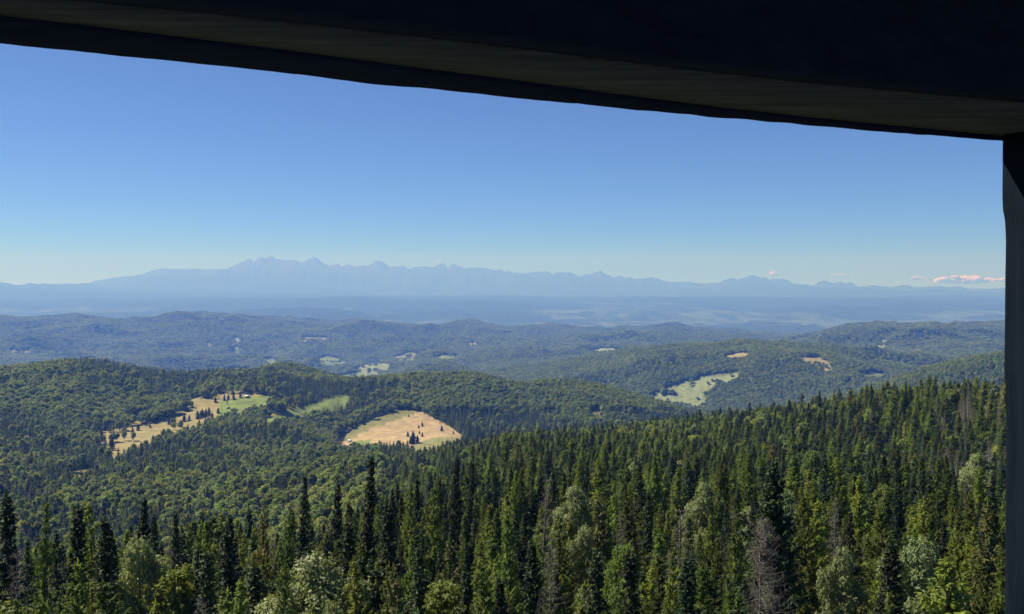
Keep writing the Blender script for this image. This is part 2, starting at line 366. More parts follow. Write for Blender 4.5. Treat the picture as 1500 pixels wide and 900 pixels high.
# ------------------------------------------------------------------ tree materials
def leafmat(name, a, b_, trans=.35, rough=.6, tcol=None, hue=.05, bright=(.48, 1.45), nscale=.8, spec=.2):
    """needles or leaves: two own tones mixed by noise, tree to tree variation, light shining through"""
    def build(nt, b):
        tc = N(nt, 'ShaderNodeTexCoord'); oi = N(nt, 'ShaderNodeObjectInfo')
        n = N(nt, 'ShaderNodeTexNoise'); n.inputs['Scale'].default_value = nscale; n.inputs['Detail'].default_value = 3
        nt.links.new(tc.outputs['Object'], n.inputs['Vector'])
        mr0 = N(nt, 'ShaderNodeMapRange'); mr0.inputs[1].default_value = .35; mr0.inputs[2].default_value = .65
        nt.links.new(n.outputs['Fac'], mr0.inputs[0])
        mx = N(nt, 'ShaderNodeMix', data_type='RGBA'); mx.inputs[6].default_value = (*a, 1); mx.inputs[7].default_value = (*b_, 1)
        nt.links.new(mr0.outputs[0], mx.inputs[0])
        hs = N(nt, 'ShaderNodeHueSaturation')
        mh = N(nt, 'ShaderNodeMapRange'); mh.inputs[3].default_value = .5 - hue; mh.inputs[4].default_value = .5 + hue * .5
        mu = N(nt, 'ShaderNodeMath', operation='MULTIPLY'); mu.inputs[1].default_value = 7.31
        fr = N(nt, 'ShaderNodeMath', operation='FRACT')
        nt.links.new(oi.outputs['Random'], mu.inputs[0]); nt.links.new(mu.outputs[0], fr.inputs[0]); nt.links.new(fr.outputs[0], mh.inputs[0])
        mv = N(nt, 'ShaderNodeMapRange'); mv.inputs[3].default_value = bright[0]; mv.inputs[4].default_value = bright[1]
        nt.links.new(oi.outputs['Random'], mv.inputs[0])
        nt.links.new(mh.outputs[0], hs.inputs['Hue']); nt.links.new(mv.outputs[0], hs.inputs['Value']); nt.links.new(mx.outputs[2], hs.inputs['Color'])
        nt.links.new(hs.outputs[0], b.inputs['Base Color'])
        b.inputs['Roughness'].default_value = rough; b.inputs['Specular IOR Level'].default_value = spec
        tr = N(nt, 'ShaderNodeBsdfTranslucent')
        tm = N(nt, 'ShaderNodeMix', data_type='RGBA', blend_type='MULTIPLY'); tm.inputs[0].default_value = 1
        tm.inputs[7].default_value = (*(tcol or (1.3, 1.25, .5)), 1)
        nt.links.new(hs.outputs[0], tm.inputs[6]); nt.links.new(tm.outputs[2], tr.inputs['Color'])
        ms = N(nt, 'ShaderNodeMixShader'); ms.inputs[0].default_value = trans
        out = nt.nodes['Material Output']
        nt.links.new(b.outputs[0], ms.inputs[1]); nt.links.new(tr.outputs[0], ms.inputs[2]); nt.links.new(ms.outputs[0], out.inputs['Surface'])
    return material(name, build=build)
M_sp = leafmat('spruce_needles', (.076, .115, .025), (.135, .180, .038), .44, hue=.02)
M_spl = leafmat('spruce_fresh_needles', (.115, .160, .026), (.190, .235, .042), .48, hue=.02)
M_spd = leafmat('spruce_dark_needles', (.026, .042, .020), (.046, .072, .026), .22)
M_spy = leafmat('spruce_browning_needles', (.13, .115, .035), (.10, .125, .035), .35, bright=(.8, 1.2))
M_bl = leafmat('beech_leaves', (.085, .125, .028), (.155, .195, .046), .42, hue=.025)
M_blf = leafmat('hill_beech_leaves', (.095, .145, .030), (.235, .285, .066), .47, hue=.03, bright=(.6, 1.4))
M_bly = leafmat('birch_leaves', (.12, .17, .040), (.17, .22, .06), .40, hue=.03, bright=(.8, 1.2))
M_bls = leafmat('whitebeam_leaves', (.13, .17, .065), (.23, .27, .12), .35, tcol=(1.1, 1.1, .6), hue=.02, bright=(.85, 1.15), spec=.4)
def barkb(c1, c2):
    def build(nt, b):
        tc = N(nt, 'ShaderNodeTexCoord'); mp = N(nt, 'ShaderNodeMapping'); mp.inputs['Scale'].default_value = (6, 6, 1.2)
        n = N(nt, 'ShaderNodeTexNoise'); n.inputs['Scale'].default_value = 1.5; n.inputs['Detail'].default_value = 5
        nt.links.new(tc.outputs['Object'], mp.inputs[0]); nt.links.new(mp.outputs[0], n.inputs['Vector'])
        cr = N(nt, 'ShaderNodeValToRGB'); cr.color_ramp.elements[0].color = (*c1, 1); cr.color_ramp.elements[1].color = (*c2, 1)
        cr.color_ramp.elements[0].position = .35; cr.color_ramp.elements[1].position = .65
        nt.links.new(n.outputs['Fac'], cr.inputs[0]); nt.links.new(cr.outputs[0], b.inputs['Base Color'])
    return build
M_bark = material('spruce_bark', rough=.9, build=barkb((.05, .038, .028), (.12, .095, .07)))
M_barkg = material('grey_bark', rough=.9, build=barkb((.11, .10, .085), (.24, .22, .19)))
M_deadd = material('grey_brown_dead_wood', rough=.9, build=barkb((.06, .05, .04), (.15, .135, .115)))
M_dead = material('bleached_dead_wood', rough=.9, build=barkb((.09, .078, .065), (.20, .18, .155)))

# ------------------------------------------------------------------ geometry makers (numpy): every maker returns (verts, quads)
class Geo:
    def __init__(s): s.v = []; s.q = []; s.n = 0
    def add(s, v, q):
        v = np.asarray(v, float).reshape(-1, 3); q = np.asarray(q, int).reshape(-1, 4)
        s.v.append(v); s.q.append(q + s.n); s.n += len(v)
    def get(s): return np.vstack(s.v), np.vstack(s.q)
def tube(g, pts, rad, sides=6):
    pts = np.asarray(pts, float); rad = np.asarray(rad, float); n = len(pts)
    d = np.gradient(pts, axis=0); d /= np.linalg.norm(d, axis=1)[:, None] + 1e-9
    ref = np.where(np.abs(d[:, 2:3]) > .9, [[1., 0, 0]], [[0., 0, 1]])
    a = np.cross(d, ref); a /= np.linalg.norm(a, axis=1)[:, None] + 1e-9; b = np.cross(d, a)
    th = np.arange(sides) * 2 * pi / sides
    v = pts[:, None] + rad[:, None, None] * (np.cos(th)[None, :, None] * a[:, None] + np.sin(th)[None, :, None] * b[:, None])
    q = []
    for i in range(n - 1):
        for k in range(sides):
            k2 = (k + 1) % sides
            q.append((i * sides + k, i * sides + k2, (i + 1) * sides + k2, (i + 1) * sides + k))
    g.add(v.reshape(-1, 3), q)
def blades(g, base, dirv, nrm, length, w0, w1):
    """flat tapering sprays: many quads at once"""
    side = np.cross(dirv, nrm); side /= np.linalg.norm(side, axis=1)[:, None] + 1e-9
    tip = base + dirv * length[:, None]
    v = np.stack([base - side * w0[:, None], base + side * w0[:, None], tip + side * w1[:, None], tip - side * w1[:, None]], 1)
    n = len(base)
    g.add(v.reshape(-1, 3), np.arange(n * 4).reshape(-1, 4))
def unit(v): return v / (np.linalg.norm(v, axis=-1, keepdims=True) + 1e-9)

def spruce(seed, H=20., R=2.3, step=.42, per=6, twigs=7, low=.10, gap=0., fat=1., droop=1., one_side=None, expo=.85, tl=1.):
    """returns trunk Geo, crown Geo. whorls of drooping boughs with hanging side sprays"""
    r_ = np.random.default_rng(seed)
    T = Geo(); C = Geo()
    n = 9; zz = np.linspace(0, H, n)
    bend = r_.normal(0, .10, (n, 2)).cumsum(0) * .6; bend -= bend[0]
    tp = np.c_[bend, zz]
    tr = np.interp(zz, [0, H * .1, H], [.011 * H * 1.25, .011 * H, .012])
    tube(T, tp, tr, 7)
    zs = []; z = H * low
    while z < H - .15:
        zs.append(z); z += step * (.75 + .5 * r_.random()) * (1.15 - .45 * z / H)
    B = []
    for z in zs:
        t = z / H
        k = max(3, int(round(per * (1 - .35 * t) + r_.normal(0, .8))))
        a0 = r_.random() * 6.28
        rr = R * (1 - t) ** expo * (.95 if t > .25 else .75 + .8 * t) * (1 + .16 * math.sin(z * 1.7 + seed) + .1 * math.sin(z * 4.1 + 2 * seed))
        for i in range(k):
            if r_.random() < gap: continue
            a = a0 + i * 2 * pi / k + r_.normal(0, .25)
            if one_side is not None and abs(((a - one_side + pi) % (2 * pi)) - pi) > 1.9: continue
            l = rr * r_.uniform(.62, 1.22) + .10
            B.append((z + r_.normal(0, .08), a, l, t))
    for (z, a, l, t) in B:
        ns = max(2, int(round(twigs * min(1, l / 1.6 + .25))))
        s = (np.arange(ns) + .6 + r_.uniform(-.3, .3, ns)) / ns
        rise = (.75 - 1.05 * (1 - t) * droop + r_.normal(0, .08))
        hd = np.array([cos(a), sin(a), 0.])
        x0 = np.interp(z, zz, tp[:, 0]); y0 = np.interp(z, zz, tp[:, 1])
        def P_(s): return np.array([x0, y0, z]) + hd * (s * l)[:, None] + np.c_[np.zeros_like(s), np.zeros_like(s), l * (rise * s - .25 * droop * s + .38 * s * s)]
        base = P_(s)
        # woody spine
        sp = P_(np.array([0, .35, .7, 1.]))
        dsp = sp[1:] - sp[:-1]
        blades(C, sp[:-1], unit(dsp), np.tile([[0, 0, 1.]], (3, 1)) + 0.01, np.linalg.norm(dsp, axis=1), np.full(3, .10 * fat), np.full(3, .08 * fat))
        for sd in (-1, 1):
            sv = np.array([-sin(a), cos(a), 0.]) * sd
            d = hd * .75 + sv * .8 + np.array([0, 0, -.28 * droop]) + r_.normal(0, .17, (ns, 3))
            d = unit(d)
            ln = tl * (.20 + .42 * l * (1.0 - .62 * s)) * r_.uniform(.7, 1.25, ns)
            nr = unit(np.array([0, 0, 1.]) + r_.normal(0, .5, (ns, 3)))
            blades(C, base, d, nr, ln, np.full(ns, .105 * fat) * r_.uniform(.7, 1.3, ns), np.full(ns, .03 * fat))
        # hanging curtains under the bough
        k = max(1, ns // 2 + 1)
        s2 = r_.uniform(.15, 1, k)
        d = unit(np.array([0, 0, -1.]) + hd * .35 + r_.normal(0, .25, (k, 3)))
        blades(C, P_(s2), d, unit(r_.normal(0, 1, (k, 3))), r_.uniform(.25, .55, k) * (.5 + .5 * l), np.full(k, .11 * fat), np.full(k, .03 * fat))
    # leader
    blades(C, np.array([[tp[-1, 0], tp[-1, 1], H - .6]] * 3), unit(np.array([[.05, 0, 1], [-.08, .04, 1], [.02, -.07, 1]])), unit(r_.normal(0, 1, (3, 3))), np.array([.9, .7, .75]), np.full(3, .07), np.full(3, .02))
    return T, C

def dead_spruce(seed, H=18., R=1.9, low=.12, per=5, step=.5, tw=5, side=None):
    r_ = np.random.default_rng(seed); T = Geo(); Bz = Geo()
    n = 9; zz = np.linspace(0, H, n); bend = r_.normal(0, .12, (n, 2)).cumsum(0) * .5; bend -= bend[0]
    tp = np.c_[bend, zz]; tube(T, tp, np.interp(zz, [0, H], [.0125 * H, .02]), 7)
    z = H * low
    while z < H - .3:
        t = z / H; z += step * r_.uniform(.6, 1.3) * (1.1 - .4 * t)
        a0 = r_.random() * 6.3
        for i in range(per):
            if r_.random() < .22: continue
            a = a0 + i * 2 * pi / per + r_.normal(0, .3)
            if side is not None and abs(((a - side + pi) % (2 * pi)) - pi) > 2.0: continue
            l = R * (1 - t) ** .7 * r_.uniform(.4, 1.15) + .15
            hd = np.array([cos(a), sin(a), 0.])
            s = np.linspace(0, 1, 5)
            x0 = np.interp(z, zz, tp[:, 0]); y0 = np.interp(z, zz, tp[:, 1])
            zz_ = l * ((.25 - .75 * (1 - t)) * s + .30 * s * s) + np.cumsum(r_.normal(0, .03, 5)) * l
            pts = np.array([x0, y0, z]) + hd * (s * l)[:, None] + np.c_[np.zeros(5), np.zeros(5), zz_]
            tube(Bz, pts, np.linspace(.028, .008, 5), 3)
            for k in range(tw):
                q = r_.uniform(.25, 1); p0 = pts[0] + (pts[-1] - pts[0]) * q; p0 = np.array([np.interp(q, s, pts[:, c]) for c in range(3)])
                d = unit(hd * .6 + np.array([-sin(a), cos(a), 0]) * r_.choice([-1, 1]) * .7 + np.array([0, 0, -.55]) + r_.normal(0, .2, 3))
                ll = r_.uniform(.25, .6) * (.4 + .4 * l)
                pm = p0 + d * ll * .5 + np.array([0, 0, -.04]); pe = p0 + d * ll + np.array([0, 0, -.16 * ll])
                tube(Bz, [p0, pm, pe], [.012, .008, .004], 3)
    return T, Bz

def broadleaf(seed, H=15., R=4., leaf=.16, n=9000, blobs=16, slim=1., trunk_h=.3, gappy=1.):
    """trunk with limbs, and a crown of leaf-sized faces gathered in clumps round the limb ends"""
    r_ = np.random.default_rng(seed); T = Geo(); C = Geo()
    th = H * trunk_h
    tp = [np.array([0, 0, 0.]), np.array([.1, 0, th * .5]), np.array([.0, .15, th]), np.array([.15, .1, H * .6]), np.array([0., .1, H * .88])]
    tube(T, tp, [H * .016, H * .013, H * .011, H * .006, .02], 7)
    cs = []; rs = []
    for i in range(blobs):
        u = (i + .5) / blobs
        z = th * .9 + (H - th) * (.12 + .80 * u ** .9)
        prof = math.sin(pi * min(1, .18 + .80 * u)) ** .7
        a = i * 2.399 + r_.normal(0, .4)
        d = R * .72 * prof * r_.uniform(.55, 1.05) * (0.25 if u > .93 else 1)
        c = np.array([cos(a) * d, sin(a) * d, z + r_.normal(0, .3)])
        cs.append(c); rs.append(R * (.40 if blobs < 20 else .29) * r_.uniform(.75, 1.2) * (.8 if u > .8 else 1))
        b0 = np.array([.1, .1, th + (z - th) * .45]); mid = (b0 + c) / 2 + np.array([0, 0, .12 * R])
        tube(T, [b0, mid, c], [H * .006, H * .004, .02], 4)
    cs = np.array(cs); rs = np.array(rs)
    k = r_.choice(len(cs), n, p=rs ** 2 / (rs ** 2).sum())
    dv = unit(r_.normal(0, 1, (n, 3))); dv[:, 2] = np.abs(dv[:, 2]) * np.where(r_.random(n) < .8, 1, -.8)
    dv = unit(dv)
    rad = rs[k] * r_.uniform(.55 * gappy + .1, 1.12, n) ** .7
    # sub-clumps
    lump = 1 + .22 * np.sin(dv[:, 0] * 7 + k) * np.sin(dv[:, 1] * 6 + 2 * k) + .12 * np.sin(dv[:, 2] * 9 + k)
    p = cs[k] + dv * (rad * lump)[:, None] * np.array([1, 1, .85 * slim])
    nr = unit(dv * .9 + r_.normal(0, .6, (n, 3)) + np.array([0, 0, .35]))
    d = unit(np.cross(nr, r_.normal(0, 1, (n, 3))))
    ln = leaf * r_.uniform(.7, 1.4, n)
    blades(C, p, d, nr, ln * 1.25, ln * .45, ln * .28)
    return T, C

def tmpl(T, C, mb, mc):
    tv, tq = T.get(); cv, cq = C.get()
    v = np.vstack([tv, cv]); q = np.vstack([tq, cq + len(tv)])
    return v, q, np.r_[np.zeros(len(tq), int), np.ones(len(cq), int)], (mb, mc)

# ------------------------------------------------------------------ single-tree meshes (near)
def near_pair(name, T, C, mb, mc):
    tv, tq = T.get(); cv, cq = C.get()
    return mesh_np(name + '_trunk', tv, tq, mats=[mb], smooth=True), mesh_np(name + '_crown', cv, cq, mats=[mc])
NEAR = {}
def reg(key, H, R, T, C, mb, mc): NEAR[key] = (H, R, near_pair(key, T, C, mb, mc))
SPK = []
specs = [(20, 2.9, M_sp), (20, 3.3, M_sp), (20, 2.2, M_spd), (20, 3.2, M_spl), (20, 3.5, M_spl), (20, 1.8, M_spd), (20, 2.6, M_sp), (20, 2.8, M_spy)]
for i, (H_, R_, mt) in enumerate(specs):
    dark = mt is M_spd
    T, C = spruce(100 + i, H_, R_, step=.36 if dark else .50, per=7 if dark else 6, tl=.74, twigs=16 if dark else 18, gap=.02 if dark else .16, fat=.54 if dark else .46, droop=1.0 if not dark else 1.2, expo=[.88, .80, .8, .86, .78, .74, .9, .85][i])
    reg('spruce%d' % i, H_, R_, T, C, M_bark, mt); SPK.append('spruce%d' % i)
T, C = spruce(140, 24, 5.3, step=.36, per=9, twigs=22, gap=.04, fat=.62, tl=.7, expo=.95); reg('spruce_big', 24, 5.3, T, C, M_bark, M_spd)
DK = []
for i in range(3):
    T, C = dead_spruce(200 + i, 18, 1.9 + .3 * i); reg('dead%d' % i, 18, 2, T, C, M_dead, M_dead); DK.append('dead%d' % i)
T, C = dead_spruce(210, 20, 4.6, per=9, step=.30, tw=11, low=.06, side=pi); reg('dead_big', 20, 3, T, C, M_deadd, M_deadd)
BK = []
for i, (H_, R_, mt, lf, nn, sl) in enumerate([(13, 3.3, M_bl, .15, 15000, 1.0), (14, 3.0, M_bly, .14, 14000, 1.3), (12, 3.4, M_bls, .105, 24000, 1.0), (13, 2.6, M_bly, .14, 12000, 1.4), (13, 3.0, M_bl, .15, 14000, 1.2)]):
    T, C = broadleaf(300 + i, H_, R_, lf, nn, 34, sl, gappy=.9); reg('broad%d' % i, H_, R_, T, C, M_barkg, mt); BK.append('broad%d' % i)

def plant(name, key, x, y, z, h, w=1.0, rot=None, label=None, cat='tree', group=None, crown='crown'):
    H_, R_, (tm, cm) = NEAR[key]
    e = bpy.data.objects.new(name, None); COL.objects.link(e)
    s = h / H_
    e.location = (x, y, z - .25); e.rotation_euler = (random.uniform(-.055, .055), random.uniform(-.055, .055), random.uniform(0, 6.28) if rot is None else rot)
    e.scale = (s * w, s * w, s); e.empty_display_size = .5
    link('trunk', tm, e); link(crown, cm, e)
    tag(e, label, cat, group)
    return e

# ------------------------------------------------------------------ trees one can single out in the photograph
# (column, row of the top, distance, kind of name, mesh, width factor, turn, label)
HP = [
    (1122, 676, 62, 'spruce_tree', 'spruce_big', 1.0, None, 'huge dark spruce with a wide skirt right behind the bleached dead one'),
    (1108, 748, 57.5, 'dead_spruce', 'dead_big', 1.0, pi, 'big bleached dead spruce with tangled grey boughs against the huge dark spruce'),
    (529, 668, 95, 'spruce_tree', 'spruce5', .85, None, 'tall pencil-thin black-green spruce standing highest left of the dry field edge'),
    (8, 726, 78, 'spruce_tree', 'spruce2', 1.1, None, 'dark spruce cut off by the left edge of the view'),
    (84, 742, 72, 'spruce_tree', 'spruce2', 1.0, None, 'black-green spruce with a wide dark column at the far left'),
    (48, 738, 92, 'spruce_tree', 'spruce6', .9, None, 'small-topped spruce between the two dark ones at the left edge'),
    (104, 744, 98, 'spruce_tree', 'spruce5', .8, None, 'slim dark spruce just behind the wide black one at the far left'),
    (122, 735, 105, 'spruce_tree', 'spruce0', .95, None, 'green spruce with a forked-looking bushy top, left part of the near row'),
    (150, 736, 88, 'spruce_tree', 'spruce3', 1.1, None, 'bushy fresh green spruce in the left part of the near row'),
    (137, 765, 66, 'spruce_tree', 'spruce5', 1.0, None, 'dark narrow spruce in front of the bushy green pair at left'),
    (207, 733, 96, 'spruce_tree', 'spruce5', .95, None, 'dark spindle spruce rising alone above the pale leafy bush'),
    (180, 768, 72, 'spruce_tree', 'spruce2', .95, None, 'dark ragged spruce left of the pale leafy tree'),
    (234, 748, 108, 'spruce_tree', 'spruce2', .8, None, 'small dark spruce behind the pale leafy tree'),
    (262, 748, 102, 'spruce_tree', 'spruce5', .8, None, 'dark slim spruce with a slight lean, centre left'),
    (297, 800, 62, 'spruce_tree', 'spruce2', 1.05, None, 'near black spruce pyramid at the bottom, between two leafy trees'),
    (340, 775, 70, 'spruce_tree', 'spruce5', 1.05, None, 'dark column spruce left of the big silvery tree'),
    (372, 738, 84, 'spruce_tree', 'spruce7', .9, None, 'yellow-topped sickly spruce left of centre'),
    (405, 745, 92, 'spruce_tree', 'spruce0', .95, None, 'mid-green spruce just right of the yellow-topped one'),
    (434, 697, 118, 'spruce_tree', 'spruce5', .8, None, 'slim dark spruce standing clear of its neighbours above the silvery tree'),
    (478, 703, 112, 'spruce_tree', 'spruce2', .95, None, 'dark ragged spruce just left of the tallest pencil spruce'),
    (511, 762, 66, 'spruce_tree', 'spruce2', 1.1, None, 'black spruce column touching the silvery leafy tree on its right'),
    (572, 736, 70, 'spruce_tree', 'spruce2', 1.15, None, 'wide black spruce column near the bottom, left of the middle'),
    (586, 712, 100, 'spruce_tree', 'spruce0', 1.0, None, 'green spruce with an open top behind the wide black column'),
    (603, 700, 116, 'spruce_tree', 'spruce5', .8, None, 'slender dark spruce with thin twiggy top near the middle'),
    (636, 712, 92, 'spruce_tree', 'spruce3', 1.2, None, 'broad green spruce with layered open boughs'),
    (658, 668, 128, 'spruce_tree', 'spruce2', .8, None, 'tall dark spruce with a sparse top under the right end of the dry field'),
    (680, 676, 132, 'spruce_tree', 'spruce5', .7, None, 'thin dark spruce next to the sparse-topped tall one'),
    (632, 835, 56, 'spruce_tree', 'spruce2', .9, None, 'small dark spruce tip at the very bottom, left of the bare-stemmed one'),
    (738, 742, 66, 'spruce_tree', 'spruce0', .9, None, 'spruce with a long bare dark stem in the middle of the bottom row'),
    (785, 700, 84, 'dead_spruce', 'dead0', 1.15, None, 'grey dead spruce with drooping bare twigs in the middle'),
    (774, 790, 64, 'spruce_tree', 'spruce5', 1.1, None, 'dark spruce under the grey dead one in the middle'),
    (800, 800, 58, 'dead_spruce', 'dead1', .9, None, 'thin leafless stem in front of the dark spruce in the bottom row'),
    (827, 757, 78, 'spruce_tree', 'spruce3', 1.2, None, 'bright green spruce right of the grey dead one'),
    (871, 712, 96, 'spruce_tree', 'spruce7', 1.1, None, 'rusty-tinged spruce with bare side boughs right of the bright green one'),
    (862, 800, 60, 'spruce_tree', 'spruce2', 1.15, None, 'dark squat spruce at the bottom, right of the middle'),
    (925, 720, 98, 'spruce_tree', 'spruce0', 1.0, None, 'green spruce with a whorled top right of the rusty-tinged one'),
    (950, 722, 112, 'spruce_tree', 'spruce5', 1.0, None, 'dark spruce behind the whorl-topped green one'),
    (935, 812, 56, 'spruce_tree', 'spruce2', 1.2, None, 'black shaded spruce clump at the bottom under the yellowish leafy tree'),
    (992, 748, 74, 'dead_spruce', 'dead2', 1.1, None, 'brown dying spruce with bare twigs left of the huge dark one'),
    (1010, 752, 90, 'spruce_tree', 'spruce6', 1.0, None, 'green spruce directly behind the brown dying one'),
    (1000, 815, 56, 'spruce_tree', 'spruce2', 1.25, None, 'black spruce cone at the bottom in front of the brown dying one'),
    (1184, 715, 92, 'spruce_tree', 'spruce0', 1.0, None, 'slim green spruce just right of the huge dark one'),
    (1200, 728, 76, 'spruce_tree', 'spruce4', .95, None, 'fresh green spruce with a visible stem right of the huge dark one'),
    (1246, 735, 84, 'dead_spruce', 'dead1', 1.0, None, 'reddish bare spruce between green ones right of the huge dark one'),
    (1290, 742, 74, 'spruce_tree', 'spruce4', 1.2, None, 'broad fresh green spruce behind the shaded dark column at right'),
    (1293, 782, 60, 'spruce_tree', 'spruce2', 1.2, None, 'dark shaded spruce column in the right part of the bottom row'),
    (1318, 706, 110, 'spruce_tree', 'spruce2', 1.0, None, 'dark pointed spruce with ragged top, right part of the slope'),
    (1372, 735, 88, 'spruce_tree', 'spruce3', 1.1, None, 'green spruce left of the yellowing one by the post'),
    (1455, 738, 74, 'spruce_tree', 'spruce7', 1.25, None, 'yellowing brownish spruce right beside the timber post'),
    (1390, 812, 56, 'spruce_tree', 'spruce4', 1.35, None, 'bright yellow-green spruce with long layered boughs at bottom right'),
    (1405, 830, 55, 'spruce_tree', 'spruce5', 1.0, None, 'dark spruce tip poking out of the bright yellow-green boughs'),
    (1278, 562, 590, 'spruce_tree', 'spruce2', 1.3, None, 'tallest dark spruce on the skyline of the right slope'),
    (1329, 560, 560, 'spruce_tree', 'spruce5', 1.1, None, 'lone thin spruce tip sticking out of the skyline right of the tallest'),
    (1200, 572, 680, 'spruce_tree', 'spruce2', 1.4, None, 'dark spruce peak on the skyline at the left shoulder of the right slope'),
    (450, 808, 58, 'broadleaf_tree', 'broad2', 1.15, None, 'big silvery-leaved round tree in the middle of the bottom left'),
    (215, 782, 68, 'broadleaf_tree', 'broad2', .8, None, 'pale yellowish leafy tree among dark spruces at left'),
    (248, 806, 66, 'broadleaf_tree', 'broad3', .9, None, 'light green leafy tree right below the pale yellowish one'),
    (28, 850, 56, 'broadleaf_tree', 'broad1', 1.0, None, 'yellow-green leafy tree in the bottom left corner'),
    (500, 876, 52, 'broadleaf_tree', 'broad2', .6, None, 'small pale leafy bush tree at the right foot of the silvery one'),
    (655, 830, 62, 'broadleaf_tree', 'broad1', .9, None, 'yellow-green leafy tree right of the dark spruce tip, bottom middle'),
    (852, 708, 125, 'broadleaf_tree', 'broad2', 1.0, None, 'pale silvery leafy crown between spruces, upper middle of the near forest'),
    (850, 772, 84, 'broadleaf_tree', 'broad2', .7, None, 'small pale leafy crown beside the bright green spruce'),
    (905, 780, 80, 'broadleaf_tree', 'broad1', .7, None, 'yellowish leafy crown above the black shaded spruces'),
    (1026, 705, 130, 'broadleaf_tree', 'broad2', .9, None, 'pale green leafy crown left of the huge dark spruce top'),
    (1160, 715, 124, 'broadleaf_tree', 'broad2', 1.0, None, 'pale yellow-green leafy crown right of the huge dark spruce top'),
    (1228, 796, 66, 'broadleaf_tree', 'broad2', .6, None, 'slim pale-leaved tree between dark spruces, bottom right'),
    (1345, 785, 66, 'broadleaf_tree', 'broad2', .9, None, 'whitish leafy tree above the bright yellow-green boughs'),
    (1190, 655, 230, 'broadleaf_tree', 'broad3', 1.1, None, 'round yellow-green crown alone among dark spruces on the slope'),
    (1440, 665, 215, 'broadleaf_tree', 'broad2', 1.3, None, 'large pale round crown near the timber post'),
    (1305, 700, 150, 'broadleaf_tree', 'broad3', 1.0, None, 'light green crown left of the ragged-topped dark spruce'),
]
TAKEN = []
def place_top(px, ty, r):
    a = float(az_of(px)); x, y = r * sin(a), r * cos(a)
    z = float(ground(x, y)[0]); top = EYE + r * float(tanel(px, ty))
    return x, y, z, top - z
for (px, ty, r, nm, key, w, rot, lab) in HP:
    x, y, z, h = place_top(px, ty, r)
    h = max(h, 5.0)
    grp = {'spruce_tree': 'spruces of the near forest', 'dead_spruce': 'dead spruces in the near forest', 'broadleaf_tree': 'leafy trees of the near forest'}[nm]
    hn = NEAR[key][0]
    plant(nm, key, x, y, z, h + .25, w * (hn / h) ** .5 if key != 'spruce_big' else w, rot, lab, 'dead tree' if nm == 'dead_spruce' else ('spruce' if nm == 'spruce_tree' else 'tree'), grp, 'branches' if nm == 'dead_spruce' else 'crown')
    TAKEN.append((x, y, 1.9 if key != 'spruce_big' else 5.0, px, ty, r))
TK = np.array(TAKEN)

# ------------------------------------------------------------------ all the other trees: one jittered grid per distance ring
ahalf = math.radians(33.2)
ELG = (Zg + 9 * (Rg > 60) - EYE) / Rg
CM = np.maximum.accumulate(ELG, axis=0)
def visible(x, y, z, hgt, margin):
    r = np.hypot(x, y)
    rb = np.maximum(r - 40 - .03 * r, 7)
    c = bilin(CM, x / r * rb, y / r * rb)
    return (z + hgt + margin - EYE) / r > c
def ring(r0, r1, sp, seed):
    q = np.random.default_rng(seed)
    w = r1 * sin(ahalf)
    gx, gy = np.meshgrid(np.arange(-w, w, sp), np.arange(r0 * cos(ahalf) * .98, r1, sp))
    gx = gx.ravel() + q.uniform(-.48, .48, gx.size) * sp; gy = gy.ravel() + q.uniform(-.48, .48, gy.size) * sp
    r = np.hypot(gx, gy); a = np.abs(np.arctan2(gx, gy))
    k = (r >= r0) & (r < r1) & (a < ahalf)
    return gx[k], gy[k]
rings = [(52, 170, 3.1), (170, 420, 4.9), (420, 1000, 6.4), (1000, 1900, 8.0), (1900, 3300, 8.6), (3300, 5600, 10.5), (5600, 8600, 13.5), (8600, 12600, 17.0)]
PX = []
for i, (a, b, s) in enumerate(rings):
    x, y = ring(a, b, s, 50 + i); z = ground(x, y)
    hmax = 20
    vis = visible(x, y, z, hmax, 4 + .004 * b)
    x, y, z = x[vis], y[vis], z[vis]
    px, py = proj(x, y, z + 22)
    k = py < 915
    PX.append(np.c_[x[k], y[k], z[k], np.full(k.sum(), i)])
PX = np.vstack(PX)
x, y, z, ri = PX.T
r = np.hypot(x, y)
mi = meadow_index(x, y, z)
px, py = proj(x, y, z)
# glades along the edges of the left meadow
glade = glades(x, y, z) & (rng.random(len(x)) < .86); thin = glade
inner = (mi >= 0) & (((r > 2700) & (fbm(x, y, 60, 2, 97) > .5) & (rng.random(len(x)) < .6)) | ((mi < 2) & (fbm(x, y, 38, 2, 98) > .62) & (rng.random(len(x)) < .7)))
keep = ((mi < 0) | inner) & ~glade & ~thin
# leafy or spruce
u = rng.random(len(x)); nz = fbm(x, y, 160, 3, 211); nz2 = fbm(x, y, 420, 3, 212)
pb = np.full(len(x), .22)
pb = np.where(r < 130, .13, pb)
valley = (r > 480) & (r < 2000) & (px < 640)
pb = np.where(valley, np.clip(.44 - .12 * np.clip((px - 300) / 340, 0, 1) + .9 * nz, .12, .92), pb)
midr = (r >= 1500) & (r < 2750)
pb = np.where(midr, np.clip(.34 + 1.3 * nz2, .03, .92), pb)
pb = np.where(midr & (px > 640) & (py < 628), np.clip(.70 + 1.5 * nz, .05, .97), pb)
pb = np.where(midr & (px > 560) & (py > 605) & (r > 1700), np.clip(.12 + .6 * nz, .02, .6), pb)
pb = np.where(midr & (px < 300) & (py > 560), np.clip(.62 + 1.1 * nz, .1, .95), pb)
pb = np.where(midr & (px > 120) & (px < 560) & (py < 575), np.clip(.18 + .9 * nz2, .02, .8), pb)
pb = np.where(r >= 2750, np.clip(.72 + .9 * nz2, .15, .95), pb)
pb = np.where((r > 380) & (r < 1300) & (px > 700) & (px < 1010) & (py < 665), np.clip(.35 + 1.2 * nz, .05, .85), pb)
